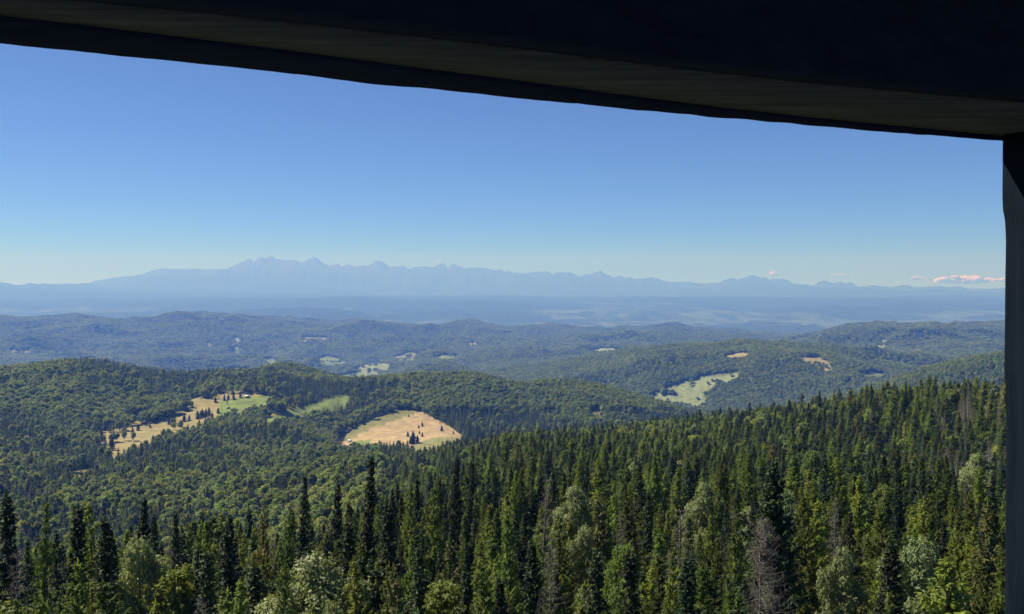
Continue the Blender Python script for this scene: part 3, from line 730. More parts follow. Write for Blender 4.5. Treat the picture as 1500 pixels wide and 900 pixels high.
pb = np.where((r > 130) & (px > 640) & (r < 1300) & ~((px < 1010) & (py < 665)), np.clip(.27 + .5 * nz, .04, .6), pb)
leafy = u < pb
# thin leafy trees to their wider spacing near
drop = leafy & (r < 1900) & (rng.random(len(x)) < np.where(r < 420, .5, .36))
keep &= ~drop
# pull back around the trees placed one by one, and never in front of their tops
d2 = np.full(len(x), 1e9)
near = r < 240
ddx = x[near][:, None] - TK[None, :, 0]; ddy = y[near][:, None] - TK[None, :, 1]
bad = (np.hypot(ddx, ddy) < TK[None, :, 2]).any(1)
big = np.where(near)[0][bad]; keep[big] = False
hh = np.where(leafy, rng.uniform(10, 16, len(x)), rng.uniform(13, 21.5, len(x)) * (1 + .12 * nz))
hh = np.where((r > 480), hh * np.where(leafy, 1.38, 1.12), hh)
SL = (r > 165) & (r < 1500) & ~leafy & (px > 380)
hh = np.where(SL, hh * rng.uniform(.58, .92, len(x)), hh)
hh = np.where(leafy & (r > 165) & (r < 1500) & (px > 560), hh * .70, hh)
hh = np.where((r < 220) & ~leafy, hh + 3.5, hh)
hh = np.where((~leafy) & (rng.random(len(x)) < .38), hh * rng.uniform(.55, .85, len(x)), hh)
# near treetops must stay under the rows the photograph shows them at
topcap = np.interp(px, [-100, 0, 60, 120, 200, 300, 400, 500, 600, 700, 800, 900, 1000, 1100, 1200, 1300, 1400, 1500, 1700],
                   [742, 742, 752, 748, 752, 748, 738, 722, 708, 700, 704, 712, 715, 700, 690, 690, 680, 670, 660])
cap_h = EYE + r * tanel(px, topcap + 150 * rng.random(len(x)) ** 1.25 ) - z
sel = (r < 150)
hh = np.where(sel, np.minimum(hh, cap_h), hh)
keep &= ~((hh < 6.0) & sel)
# small ones in front of a named tree: lower than its upper part
for (tx, ty_, tr, tpx, tty, trr) in TAKEN:
    if trr > 300: continue
    wpx = 13 if trr > 75 else 20
    f = sel & (r < trr) & (np.abs(px - tpx) < wpx)
    lim = EYE + r * tanel(px, np.full_like(px, min(tty + 75, 870))) - z
    hh = np.where(f, np.minimum(hh, lim), hh)
keep &= ~((hh < 5.0) & sel)
keep &= ~(((r < 66) & (np.abs(px - 1122) < 85)) | ((r < 60) & (np.abs(px - 450) < 50)))
X, Y, Z, R, LF, HH, RI = x[keep], y[keep], z[keep], r[keep], leafy[keep], hh[keep], ri[keep].astype(int)
PXs = px[keep]; NZ = (fbm(x, y, 230, 3, 301) * .8 + .5 * fbm(x, y, 900, 2, 302))[keep]
order = np.argsort(R)
n_sp = n_bl = n_dead = 0
used = np.zeros(len(X), bool)
NSP, NBL = 215, 215
def zone(p, r_):
    return 'left' if p < 480 else ('middle' if p < 1000 else 'right')
for i in order:
    if R[i] > 900: break
    if not (-10 < PXs[i] < 1480): continue
    s = random.random()
    if LF[i]:
        if n_bl >= NBL: continue
        key = random.choice(['broad0', 'broad1', 'broad3', 'broad4', 'broad0', 'broad2']); n_bl += 1; used[i] = True
        zn = zone(PXs[i], R[i])
        kind = {'broad0': 'mid-green', 'broad4': 'mid-green', 'broad1': 'yellow-green', 'broad3': 'yellow-green', 'broad2': 'pale silvery'}[key]
        plant('broadleaf_tree', key, X[i], Y[i], Z[i], HH[i], random.uniform(.8, 1.05), None, f'{kind} leafy tree among spruces in the {zn} part of the near slope', 'tree', f'{kind} leafy trees, {zn} near slope')
    else:
        if n_sp >= NSP and n_dead >= 40: break
        if s < .018 and n_dead < 40:
            n_dead += 1; used[i] = True; zn = zone(PXs[i], R[i])
            plant('dead_spruce', random.choice(DK), X[i], Y[i], Z[i], HH[i], random.uniform(.7, 1), None, f'bare grey dead spruce among green trees in the {zn} part of the near slope', 'dead tree', f'dead spruces, {zn} near slope', 'branches')
        elif n_sp < NSP:
            key = random.choices(['spruce0', 'spruce1', 'spruce2', 'spruce3', 'spruce4', 'spruce5', 'spruce6', 'spruce7'], [16, 13, 14, 18, 14, 10, 16, 4])[0]; n_sp += 1; used[i] = True
            zn = zone(PXs[i], R[i])
            kind = {'spruce2': 'dark', 'spruce5': 'dark', 'spruce3': 'fresh green', 'spruce4': 'fresh green', 'spruce7': 'browning'}.get(key, 'mid-green')
            plant('spruce_tree', key, X[i], Y[i], Z[i], HH[i], random.uniform(.72, 1.3) * (20 / HH[i]) ** .4, None, f'{kind} spruce crowded in the {zn} part of the near slope', 'spruce', f'{kind} spruces, {zn} near slope')
print('individual', n_sp, n_bl, n_dead, 'rest', (~used).sum(), 'r reached', R[used].max(), [(int(k), int((RI == k).sum())) for k in range(8)])

# the rest of the forest: two objects, thousands of copies of a few tree shapes each, made by geometry nodes
def forest(name, label, cat, pts, variants):
    """pts: list of (x,y,z,h/H0 scale, width, rot, variant). variants: list of (verts, quads, mat index per quad)"""
    vs = []; qs = []; ms = []; tp = []; n = 0
    for t, (v, q, mi_) in enumerate(variants):
        vs.append(v); qs.append(q + n); ms.append(mi_); tp.append(np.full(len(v), 2 * t)); n += len(v)
    P3 = pts[:, :3]; var = pts[:, 6].astype(int)
    vs.append(P3); tp.append(2 * var + 1)
    sc = np.vstack([np.ones((n, 3)), np.c_[pts[:, 4], pts[:, 4], pts[:, 3]]]); ro = np.vstack([np.zeros((n, 3)), np.c_[np.zeros(len(pts)), np.zeros(len(pts)), pts[:, 5]]])
    return np.vstack(vs), np.vstack(qs), np.concatenate(ms), np.concatenate(tp), sc, ro
def build_forest(name, label, cat, group, pts, variants, mats):
    v, q, mi_, tp, sc, ro = forest(name, label, cat, pts, variants)
    me = mesh_np(name, v, q, mats=mats, qm=mi_)
    a = me.attributes.new('tpl', 'INT', 'POINT'); a.data.foreach_set('value', tp.astype(np.int32))
    a = me.attributes.new('psc', 'FLOAT_VECTOR', 'POINT'); a.data.foreach_set('vector', sc.astype(np.float32).ravel())
    a = me.attributes.new('pro', 'FLOAT_VECTOR', 'POINT'); a.data.foreach_set('vector', ro.astype(np.float32).ravel())
    o = link(name, me); tag(o, label, cat, group, 'stuff')
    ng = bpy.data.node_groups.new(name + '_nodes', 'GeometryNodeTree')
    ng.interface.new_socket('Geometry', in_out='INPUT', socket_type='NodeSocketGeometry'); ng.interface.new_socket('Geometry', in_out='OUTPUT', socket_type='NodeSocketGeometry')
    gi = ng.nodes.new('NodeGroupInput'); go = ng.nodes.new('NodeGroupOutput'); jn = ng.nodes.new('GeometryNodeJoinGeometry')
    def attr(nm, ty):
        n_ = ng.nodes.new('GeometryNodeInputNamedAttribute'); n_.data_type = ty; n_.inputs[0].default_value = nm; return n_
    at = attr('tpl', 'INT'); asz = attr('psc', 'FLOAT_VECTOR'); aro = attr('pro', 'FLOAT_VECTOR')
    def sel(val):
        c = ng.nodes.new('FunctionNodeCompare'); c.data_type = 'INT'; c.operation = 'EQUAL'
        ng.links.new(at.outputs['Attribute'], c.inputs[2]); c.inputs[3].default_value = val
        s_ = ng.nodes.new('GeometryNodeSeparateGeometry'); s_.domain = 'POINT'
        ng.links.new(gi.outputs[0], s_.inputs[0]); ng.links.new(c.outputs[0], s_.inputs[1]); return s_
    for t in range(len(variants)):
        a_ = sel(2 * t); b_ = sel(2 * t + 1)
        g2i = ng.nodes.new('GeometryNodeGeometryToInstance'); ng.links.new(a_.outputs[0], g2i.inputs[0])
        ip = ng.nodes.new('GeometryNodeInstanceOnPoints')
        ng.links.new(b_.outputs[0], ip.inputs['Points']); ng.links.new(g2i.outputs[0], ip.inputs['Instance'])
        er = ng.nodes.new('FunctionNodeEulerToRotation'); ng.links.new(aro.outputs['Attribute'], er.inputs[0])
        ng.links.new(er.outputs[0], ip.inputs['Rotation']); ng.links.new(asz.outputs['Attribute'], ip.inputs['Scale'])
        ng.links.new(ip.outputs[0], jn.inputs[0])
    ng.links.new(jn.outputs[0], go.inputs[0])
    md = o.modifiers.new('trees', 'NODES'); md.node_group = ng
    return o

def combo(T, C, mtrunk, mcrown):
    tv, tq = T.get(); cv, cq = C.get()
    return np.vstack([tv, cv]), np.vstack([tq, cq + len(tv)]), np.r_[np.full(len(tq), mtrunk), np.full(len(cq), mcrown)]
smats = [M_bark, M_sp, M_spd, M_spl, M_spy, M_dead]
sv = []; sinfo = []                       # spruce variants: near, middle, far
for i, (R_, mt) in enumerate([(3.1, 1), (3.5, 3), (2.5, 2), (3.2, 1), (3.6, 3), (2.3, 2)]):
    T, C = spruce(400 + i, 20, R_, step=.42, per=6, twigs=13, gap=.08, fat=.62, tl=.85, expo=.98 - .03 * i); sv.append(combo(T, C, 0, mt)); sinfo.append('n')
T, C = dead_spruce(420, 18, 1.8, tw=3); sv.append(combo(T, C, 5, 5)); sinfo.append('nd')
for i, (R_, mt) in enumerate([(3.7, 1), (4.2, 1), (3.1, 2), (4.0, 3), (3.5, 2), (3.6, 4)]):
    T, C = spruce(440 + i, 20, R_, step=.75, per=6, twigs=4, gap=.03, fat=1.9, expo=.98 - .03 * i); sv.append(combo(T, C, 0, mt)); sinfo.append('m' if mt != 4 else 'my')
T, C = dead_spruce(460, 18, 1.6, tw=1, step=.8, per=5); sv.append(combo(T, C, 5, 5)); sinfo.append('md')
for i, (R_, mt) in enumerate([(3.5, 1), (3.8, 2), (3.1, 2), (3.6, 1)]):
    T, C = spruce(480 + i, 20, R_, step=1.5, per=6, twigs=2, gap=.0, fat=4.2, expo=.8); sv.append(combo(T, C, 0, mt)); sinfo.append('f')
bmats = [M_barkg, M_bl, M_bly, M_bls, M_blf]
bv = []; binfo = []
for i, (H_, R_, mt, n_) in enumerate([(13, 3.2, 1, 6000), (13, 2.8, 2, 6000), (12, 3.2, 3, 6000), (14, 3.3, 1, 6000)]):
    T, C = broadleaf(500 + i, H_, R_, .24, n_, 26); bv.append(combo(T, C, 0, mt)); binfo.append('n')
for i, (H_, R_, mt) in enumerate([(13, 4.1, 4), (14, 4.3, 4), (13, 3.6, 2), (13, 4.6, 4), (12, 3.6, 3)]):
    T, C = broadleaf(520 + i, H_, R_, .50, 1700, 13); bv.append(combo(T, C, 0, mt)); binfo.append('m' if mt != 3 else 'ms')
for i, (H_, R_, mt) in enumerate([(14, 5.2, 4), (15, 5.6, 4), (14, 5.0, 2), (13, 5.8, 4)]):
    T, C = broadleaf(540 + i, H_, R_, 1.0, 520, 9); bv.append(combo(T, C, 0, mt)); binfo.append('f')
def choose(info, n_, weights):
    keys = [k for k, s in enumerate(info) if s in weights]; w = np.array([weights[info[k]] for k in keys], float)
    return rng.choice(keys, n_, p=w / w.sum())
rest = ~used
TONE = {id(sinfo): {7: 1, 8: 1, 9: 2, 10: 3, 11: 2, 12: 3, 14: 1, 15: 2, 16: 2, 17: 1}, id(binfo): {4: 1, 5: 1, 6: 2, 7: 1, 8: 3, 9: 1, 10: 1, 11: 2, 12: 1}}
def rows(mask, info, Hof, wn):
    n_ = mask.sum(); var = np.zeros(n_, int); RR_ = R[mask]
    ln = RR_ < 330; lm = (RR_ >= 330) & (RR_ < 1900); lf_ = RR_ >= 1900
    for m_, wts in zip((ln, lm, lf_), wn):
        var[m_] = choose(info, m_.sum(), wts)
    st_ = NZ[mask] + rng.normal(0, .16, n_)
    for tag_, m_ in (('m', lm), ('f', lf_)):
        cand = np.array([k for k, s_ in enumerate(info) if s_ == tag_])
        tone = np.array([{1: .5, 3: 1.0, 2: 0.}[TONE[id(info)][k]] for k in cand]) if info is sinfo else np.array([{1: .35, 2: 1.0, 3: .8}[TONE[id(info)][k]] for k in cand])
        sw = m_ & (rng.random(n_) < (.4 if info is sinfo else .7)) & np.isin(var, cand)
        t_ = np.clip(.5 + st_[sw] * 1.4, 0, 1)
        pick = np.abs(t_[:, None] - tone[None] + rng.normal(0, .12, (sw.sum(), len(cand)))).argmin(1)
        var[sw] = cand[pick]
    if info is sinfo:      # the stand of bare grey stems by the post, high on the slope
        pp = PXs[mask]; gg = (pp > 1370) & (RR_ > 240) & (RR_ < 520) & (rng.random(n_) < .4)
        var[gg] = info.index('nd')
    Hn = np.array([Hof[v] for v in var])
    sc = HH[mask] / Hn
    sc *= np.where(RR_ > 5600, 1.12, 1.0) * np.where(RR_ > 8600, 1.2, 1.0)
    wd = sc * rng.uniform(.85, 1.15, n_) * np.where((RR_ > 165) & (RR_ < 1900) & (info is sinfo), 1.62, 1) * np.where(RR_ > 3300, 1.25, 1.0) * np.where(RR_ > 5600, 1.4, 1)
    return np.c_[X[mask], Y[mask], Z[mask] - .3, sc, wd, rng.uniform(0, 6.28, n_), var]
sH = [18 if s.endswith('d') else 20 for s in sinfo]
bH = [13, 13, 12, 14, 13, 14, 13, 13, 12, 14, 15, 14, 13]
sp_pts = rows(rest & ~LF, sinfo, sH, [{'n': 1, 'nd': .06}, {'m': 1, 'my': .25, 'md': .1}, {'f': 1}])
bl_pts = rows(rest & LF, binfo, bH, [{'n': 1}, {'m': 1, 'ms': .5}, {'f': 1}])
build_forest('spruce_forest', 'dense dark spruce forest covering the slopes and ridges', 'forest', 'forest', sp_pts, sv, smats)
build_forest('broadleaf_forest', 'light green beech and birch woods covering the hills and valley', 'forest', 'forest', bl_pts, bv, bmats)

# ------------------------------------------------------------------ lone trees out on the meadows
T, C = spruce(600, 14, 2.3, step=.5, per=7, twigs=6, gap=0, fat=1.5, expo=.8)
reg('lone_spruce', 14, 2.3, T, C, M_bark, M_spd)
T, C = broadleaf(601, 9, 3.2, .35, 2200, 10); reg('lone_leafy', 9, 3.2, T, C, M_barkg, M_bl)
LONE = [  # column, row of the foot, height, kind
    (146, 640, 15, 's', 'spruce at the left tip of the tan meadow'), (164, 642, 9, 'l', 'small round tree left in the tan meadow'),
    (192, 635, 13, 's', 'left one of the two spruces on the tan meadow edge'), (200, 631, 15, 's', 'taller one of the two spruces on the tan meadow edge'),
    (218, 627, 9, 's', 'little spruce in the middle of the tan meadow'), (223, 619, 14, 's', 'spruce against the upper wood edge of the tan meadow'),
    (246, 622, 15, 's', 'leftmost spruce of the clump on the tan meadow'), (250, 623, 17, 's', 'second spruce of the clump on the tan meadow'), (254, 621, 14, 's', 'third spruce of the clump on the tan meadow'),
    (262, 626, 15, 's', 'front spruce of the second clump on the tan meadow'), (268, 618, 18, 's', 'tallest spruce of the second clump on the tan meadow'), (275, 617, 14, 's', 'right spruce of the second clump on the tan meadow'),
    (288, 614, 19, 's', 'first spruce of the tight row above the green meadow'), (292, 612, 17, 's', 'second spruce of the tight row above the green meadow'), (296, 611, 18, 's', 'third spruce of the tight row above the green meadow'), (300, 610, 17, 's', 'fourth spruce of the tight row above the green meadow'), (305, 608, 18, 's', 'last spruce of the tight row above the green meadow'),
    (309, 614, 14, 's', 'spruce below the end of the tight row'), (318, 606, 14, 's', 'lone spruce out on the green meadow'), (290, 623, 12, 's', 'small spruce on the lower edge of the tan meadow'), (299, 622, 15, 's', 'pointed spruce on the lower edge of the tan meadow'),
    (333, 612, 13, 'l', 'dark round tree below the cabin on the green meadow'), (341, 606, 12, 'l', 'second round tree on the green meadow'), (364, 607, 17, 's', 'spruce at the lower right of the green meadow'), (371, 604, 19, 's', 'taller spruce at the lower right of the green meadow'),
    (314, 590, 14, 's', 'spruce at the top edge of the tan meadow'), (327, 587, 15, 's', 'spruce on the reddish top of the meadow'), (333, 586, 14, 's', 'second spruce on the reddish top of the meadow'), (341, 586, 16, 's', 'third spruce on the reddish top of the meadow'), (351, 583, 15, 's', 'spruce just left of the white-roofed cabin'),
    (161, 660, 23, 's', 'tall dark spruce at the lower tip of the tan meadow'),
    (598, 611, 7, 's', 'tiny lone spruce high on the dry field'), (613, 628, 9, 's', 'upper left bush-like spruce of the small group on the dry field'), (618, 625, 11, 's', 'upper right spruce of the small group on the dry field'),
    (614, 636, 8, 's', 'lower left spruce of the small group on the dry field'), (618, 640, 10, 's', 'lower right spruce of the small group on the dry field'), (647, 632, 14, 's', 'lone dark spruce right on the dry field'),
    (664, 636, 8, 's', 'small round spruce at the right corner of the dry field'), (605, 650, 26, 's', 'tall spruce in front of the dry field'), (601, 651, 18, 's', 'spruce left of the tall one in front of the dry field'), (611, 649, 16, 's', 'spruce right of the tall one in front of the dry field'), (597, 640, 12, 's', 'small spruce tip in front of the dry field'),
    (1044, 559, 12, 'l', 'round tree on the pale hillside pasture'), (1038, 563, 11, 'l', 'second round tree on the pale hillside pasture'), (990, 577, 9, 'l', 'tiny bush on the pale hillside pasture'), (1023, 586, 13, 'l', 'bush at the foot of the pale hillside pasture'),
]
for (px_, yy, h, k, lab) in LONE:
    r0, r1 = (2900, 4700) if px_ > 900 else (1100, 2700)
    gx, gy, gz = hit(px_, yy, r0, r1)
    plant('spruce_tree' if k == 's' else 'broadleaf_tree', 'lone_spruce' if k == 's' else 'lone_leafy', gx, gy, gz, h * .9, 2.1 if px_ < 900 else 2.2, None, lab, 'spruce' if k == 's' else 'tree', 'trees dotted over the meadows')

# ------------------------------------------------------------------ huts
M_wood = material('weathered_board', (.16, .11, .075), .9)
M_wall = material('white_plaster', (.62, .60, .55), .9)
M_tin = material('pale_tin_roof', (.62, .64, .66), .45)
M_tile = material('dark_shingle_roof', (.10, .10, .105), .7)
M_glass = material('dark_window_glass', (.03, .035, .04), .15)
def box(g, x0, x1, y0, y1, z0, z1):
    v = [(x0, y0, z0), (x1, y0, z0), (x1, y1, z0), (x0, y1, z0), (x0, y0, z1), (x1, y0, z1), (x1, y1, z1), (x0, y1, z1)]
    g.add(v, [(0, 3, 2, 1), (4, 5, 6, 7), (0, 1, 5, 4), (1, 2, 6, 5), (2, 3, 7, 6), (3, 0, 4, 7)])
def gm(name, g, mt, parent, smooth=False):
    v, q = g.get(); return link(name, mesh_np(name, v, q, mats=[mt], smooth=smooth), parent)
def hut(px_, yy, r0, r1, w, d, h, rh, wallm, roofm, rot, name, label):
    gx, gy, gz = hit(px_, yy, r0, r1)
    e = bpy.data.objects.new(name, None); COL.objects.link(e); e.location = (gx, gy, gz - .5); e.rotation_euler = (0, 0, rot)
    tag(e, label, 'hut' if w < 9 else 'house', 'buildings on the near meadows')
    g = Geo(); box(g, -w / 2, w / 2, -d / 2, d / 2, 0, h)
    # gables
    for sx in (-1, 1):
        xx = sx * (w / 2 - .06); q = (xx - .05, xx + .05)
        g.add([(q[0], -d / 2, h), (q[0], d / 2, h), (q[0], .01, h + rh), (q[0], -.01, h + rh), (q[1], -d / 2, h), (q[1], d / 2, h), (q[1], .01, h + rh), (q[1], -.01, h + rh)],
              [(0, 1, 2, 3), (4, 7, 6, 5), (0, 4, 5, 1), (1, 5, 6, 2), (3, 2, 6, 7), (0, 3, 7, 4)])
    gm('wall', g, wallm, e)
    g = Geo(); ov = .6
    for sy in (-1, 1):
        n_ = np.array([0, sy * rh, d / 2]); n_ = n_ / np.linalg.norm(n_) * .18
        a = np.array([(-w / 2 - ov, 0, h + rh + .05), (w / 2 + ov, 0, h + rh + .05), (w / 2 + ov, sy * (d / 2 + ov), h - rh * ov / (d / 2) + .05), (-w / 2 - ov, sy * (d / 2 + ov), h - rh * ov / (d / 2) + .05)])
        g.add(np.vstack([a, a + n_]), [(0, 1, 2, 3), (4, 7, 6, 5), (0, 4, 5, 1), (1, 5, 6, 2), (2, 6, 7, 3), (3, 7, 4, 0)])
    rf = gm('roof', g, roofm, e)
    g = Geo(); box(g, w * .22, w * .22 + .6, -.3, .3, h + rh * .6, h + rh + .9); gm('chimney', g, wallm, rf)
    for sx in (-.28, .05):
        g = Geo(); box(g, w * sx, w * sx + 1.0, -d / 2 - .04, -d / 2 + .02, h * .38, h * .38 + 1.1); gm('window', g, M_glass, e)
    g = Geo(); box(g, w * .3, w * .3 + .95, -d / 2 - .05, -d / 2 + .02, 0.5, 2.5); gm('door', g, M_wood, e)
hut(361, 583, 1500, 2700, 9, 7, 3.6, 3.0, M_wood, M_tin, .5, 'cabin', 'white-roofed cabin at the top of the green meadow')
hut(333, 599, 1200, 2700, 6, 5, 2.4, 1.8, M_wood, M_tile, .2, 'hut', 'small grey shed on the green meadow above the round trees')
hut(507, 634, 1200, 2700, 7, 6, 3.0, 2.8, M_wood, M_tin, -.5, 'barn', 'dark barn with a pale roof at the upper left end of the dry field')
hut(511, 648, 1100, 2700, 7, 6, 3.2, 2.8, M_wall, M_tin, .7, 'cottage', 'white cottage among trees at the lower left end of the dry field')
hut(690, 601, 1200, 2700, 9, 7, 3.0, 2.4, M_wood, M_tin, .3, 'cabin', 'pale-roofed cabin hidden in the wood right above the dry field')

# ------------------------------------------------------------------ clouds low over the horizon, beyond the haze
def cloudmat(nt, b):
    out = nt.nodes['Material Output']
    b.inputs['Base Color'].default_value = (.90, .96, 1, 1); b.inputs['Roughness'].default_value = 1
    tr = N(nt, 'ShaderNodeBsdfTranslucent'); tr.inputs[0].default_value = (1, 1, 1, 1)
    ms = N(nt, 'ShaderNodeMixShader'); ms.inputs[0].default_value = .5
    nt.links.new(b.outputs[0], ms.inputs[1]); nt.links.new(tr.outputs[0], ms.inputs[2]); nt.links.new(ms.outputs[0], out.inputs['Surface'])
M_cloud = material('cloud', build=cloudmat)
import bmesh
def cloud(px_, y_, wpx, hpx, n_, seed, label):
    q = random.Random(seed); D = 82000.; a = float(az_of(px_)); k = D * cos(0) / (F * cos(a)) ; cx, cy = D * sin(a), D * cos(a)
    cz = EYE + D * float(tanel(px_, y_)); bm = bmesh.new()
    m_ = D / F
    for i in range(n_):
        u_ = q.uniform(-1, 1); e_ = math.sqrt(max(.05, 1 - u_ * u_))
        rr = m_ * hpx * q.uniform(.28, .55) * (.45 + .55 * e_)
        t = bmesh.ops.create_icosphere(bm, subdivisions=3, radius=1)
        ox = u_ * wpx * m_ / 2; oz = m_ * hpx * (-.45 + q.random() ** 1.5 * .8 * e_) + rr * .4; oy = q.uniform(-.6, .6) * rr
        for v in t['verts']:
            c = v.co; s_ = 1 + .22 * math.sin(c.x * 5 + i) * math.sin(c.y * 6 + i) + .14 * math.sin(c.z * 11 + 2 * i + c.x * 7)
            v.co = (c.x * s_ * rr * 1.5 + ox, c.y * s_ * rr + oy, max(c.z * s_, -.35) * rr * .7 + oz)
    me = bpy.data.meshes.new('cloud'); bm.to_mesh(me); bm.free(); me.materials.append(M_cloud)
    for p in me.polygons: p.use_smooth = True
    o = link('cloud', me, None, (cx, cy, cz)); o.rotation_euler = (0, 0, -a)
    tag(o, label, 'cloud', 'small clouds low over the mountains', 'thing')
cloud(1350, 408, 24, 5, 9, 1, 'thin flat white cloud at the left end of the row by the post')
cloud(1382, 412, 34, 9, 14, 2, 'low puffy cloud, second in the row by the post')
cloud(1411, 411, 40, 11, 16, 3, 'largest white puffy cloud of the row, over the last peaks')
cloud(1456, 411.5, 30, 8, 12, 4, 'flat white cloud touching the timber post')
cloud(1131, 402, 13, 6, 7, 5, 'small single white puff over the mountain ridge')
cloud(1229, 403, 19, 4, 8, 6, 'thin white wisp over the right peaks, larger of two')
cloud(1251, 403, 6, 3, 3, 7, 'tiny white speck right of the thin wisp')
cloud(873, 385.5, 11, 2.6, 5, 8, 'tiny flat cloud high above the middle of the mountains')
cloud(641, 383, 9, 4, 5, 9, 'tiny faint cloud above the jagged middle peaks')

# ------------------------------------------------------------------ lookout tower of dark timber round the camera
def timber(c1, c2, rough=.85, sc=(1.2, 14, 14)):
    def build(nt, b):
        tc = N(nt, 'ShaderNodeTexCoord'); mp = N(nt, 'ShaderNodeMapping'); mp.inputs['Scale'].default_value = sc
        n = N(nt, 'ShaderNodeTexNoise'); n.inputs['Scale'].default_value = 2.2; n.inputs['Detail'].default_value = 7; n.inputs['Roughness'].default_value = .62; n.inputs['Distortion'].default_value = .6
        nt.links.new(tc.outputs['Object'], mp.inputs[0]); nt.links.new(mp.outputs[0], n.inputs['Vector'])
        cr = N(nt, 'ShaderNodeValToRGB'); cr.color_ramp.elements[0].color = (*c1, 1); cr.color_ramp.elements[1].color = (*c2, 1)
        cr.color_ramp.elements[0].position = .3; cr.color_ramp.elements[1].position = .7
        nt.links.new(n.outputs['Fac'], cr.inputs[0]); nt.links.new(cr.outputs[0], b.inputs['Base Color'])
        bp = N(nt, 'ShaderNodeBump'); bp.inputs['Strength'].default_value = .5; bp.inputs['Distance'].default_value = .01
        nt.links.new(n.outputs['Fac'], bp.inputs['Height']); nt.links.new(bp.outputs[0], b.inputs['Normal'])
        b.inputs['Roughness'].default_value = rough; b.inputs['Specular IOR Level'].default_value = .04
    return build
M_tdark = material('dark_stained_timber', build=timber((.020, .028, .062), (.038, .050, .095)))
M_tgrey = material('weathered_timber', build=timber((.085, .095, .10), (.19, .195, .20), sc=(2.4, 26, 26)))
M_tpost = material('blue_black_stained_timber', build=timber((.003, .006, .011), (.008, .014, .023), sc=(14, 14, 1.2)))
tw = bpy.data.objects.new('lookout_tower', None); COL.objects.link(tw)
tag(tw, 'dark timber lookout tower whose roof beam and corner post frame the view', 'lookout tower')
HB = .30                                   # height of the lintel's lower edge above the eye
def beam_pt(px_, y_):
    """point of the lintel's edge at that height that shows at (px, row)"""
    t = float(tanel(px_, y_)); r_ = HB / t; a = float(az_of(px_))
    return np.array([r_ * sin(a), r_ * cos(a), EYE + HB])
outer = [beam_pt(p, y) for p, y in [(-260, 33), (-60, 54), (0, 60.5), (150, 77), (300, 93), (450, 109), (600, 126), (750, 142), (900, 156.5), (1050, 170.5), (1200, 184), (1350, 196), (1465, 205.5), (1560, 213)]]
inner = [beam_pt(p, y) for p, y in [(-260, -50), (-60, -13), (0, -3), (150, 10), (300, 24), (450, 40), (600, 57), (750, 74), (900, 93), (1050, 111), (1200, 127), (1350, 141), (1465, 151), (1560, 160)]]
mid = []
for k, (o_, i_) in enumerate(zip(outer, inner)):
    fq = [.80, .62, .55, .52, .48, .44, .40, .36, .28, .20, .15, .10, .07, .07][k]
    mid.append(o_ + (i_ - o_) * fq)
def resample(P_, n_):
    P_ = np.array(P_); t = np.r_[0, np.cumsum(np.linalg.norm(np.diff(P_, axis=0), axis=1))]; u_ = np.linspace(0, t[-1], n_)
    return np.c_[[np.interp(u_, t, P_[:, k]) for k in range(3)]].T
def sect_sweep(g, rowsP):
    """rowsP: list of equally long point rows running along the timber, joined round into a closed bar"""
    n_ = len(rowsP[0]); m_ = len(rowsP); v = np.stack(rowsP, 1).reshape(-1, 3); q = []
    for i in range(n_ - 1):
        for k in range(m_):
            k2 = (k + 1) % m_; q.append((i * m_ + k, (i + 1) * m_ + k, (i + 1) * m_ + k2, i * m_ + k2))
    g.add(v, q)
    if m_ == 4: g.add(v[:4], [(0, 1, 2, 3)]); g.add(v[-4:], [(3, 2, 1, 0)])
NB = 160
qo, qi, qm_ = resample(outer, NB), resample(inner, NB), resample(mid, NB)
rough_e = np.array([fbm(np.array([s * .11]), np.array([3.3]), 1, 4, 9)[0] for s in range(NB)])[:, None]
up = np.array([0, 0, 1.]); dvec = unit(outer[-1] - outer[0]); outn = unit(np.cross(dvec, up) * -1)
if outn[1] < 0: outn = -outn
qo = qo + outn * rough_e * .006 + up * rough_e * .003
# weathered underside beam
g = Geo(); sect_sweep(g, [qm_ + up * .004, qi + up * .002, qi + up * .16 + outn * .01, qm_ + up * .16])
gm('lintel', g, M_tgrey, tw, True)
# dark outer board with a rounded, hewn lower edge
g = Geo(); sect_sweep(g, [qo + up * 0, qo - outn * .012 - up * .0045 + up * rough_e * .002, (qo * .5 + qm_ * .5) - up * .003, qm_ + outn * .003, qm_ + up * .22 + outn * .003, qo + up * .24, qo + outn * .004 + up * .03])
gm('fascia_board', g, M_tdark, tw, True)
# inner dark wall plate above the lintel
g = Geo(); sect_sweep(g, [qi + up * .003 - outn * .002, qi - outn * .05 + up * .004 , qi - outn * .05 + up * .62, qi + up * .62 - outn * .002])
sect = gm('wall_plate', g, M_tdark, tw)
# corner post, with a chipped edge
zs = np.linspace(EYE - 1.65, EYE + .9, 120)
corner = beam_pt(1465, 204)
def post_x(z):
    # photo column of the post's edge down the picture
    return np.interp(z, [0, 200, 320, 327, 352, 360, 520, 548, 640, 900, 2000], [1464.5, 1465, 1465.5, 1469, 1471, 1471.5, 1472, 1475, 1476.5, 1478.5, 1480])
pe = []
rp = float(np.hypot(corner[0], corner[1])) * .985
for z in zs:
    row = 450 - F * (( (z - EYE) / rp) + math.tan(P))      # near enough for the edge profile
    c = float(post_x(row)); a = float(az_of(c))
    pe.append((rp * sin(a), rp * cos(a), z))
pe = np.array(pe); nzp = fbm(zs * 1.0, zs * 0 + 2.2, .09, 3, 12)[:, None]
rt = np.array([dvec[0], dvec[1], 0]); rt = unit(rt); ot = np.array([-rt[1], rt[0], 0])
if ot[1] < 0: ot = -ot
pe = pe + rt * nzp * .0018
W_ = .24
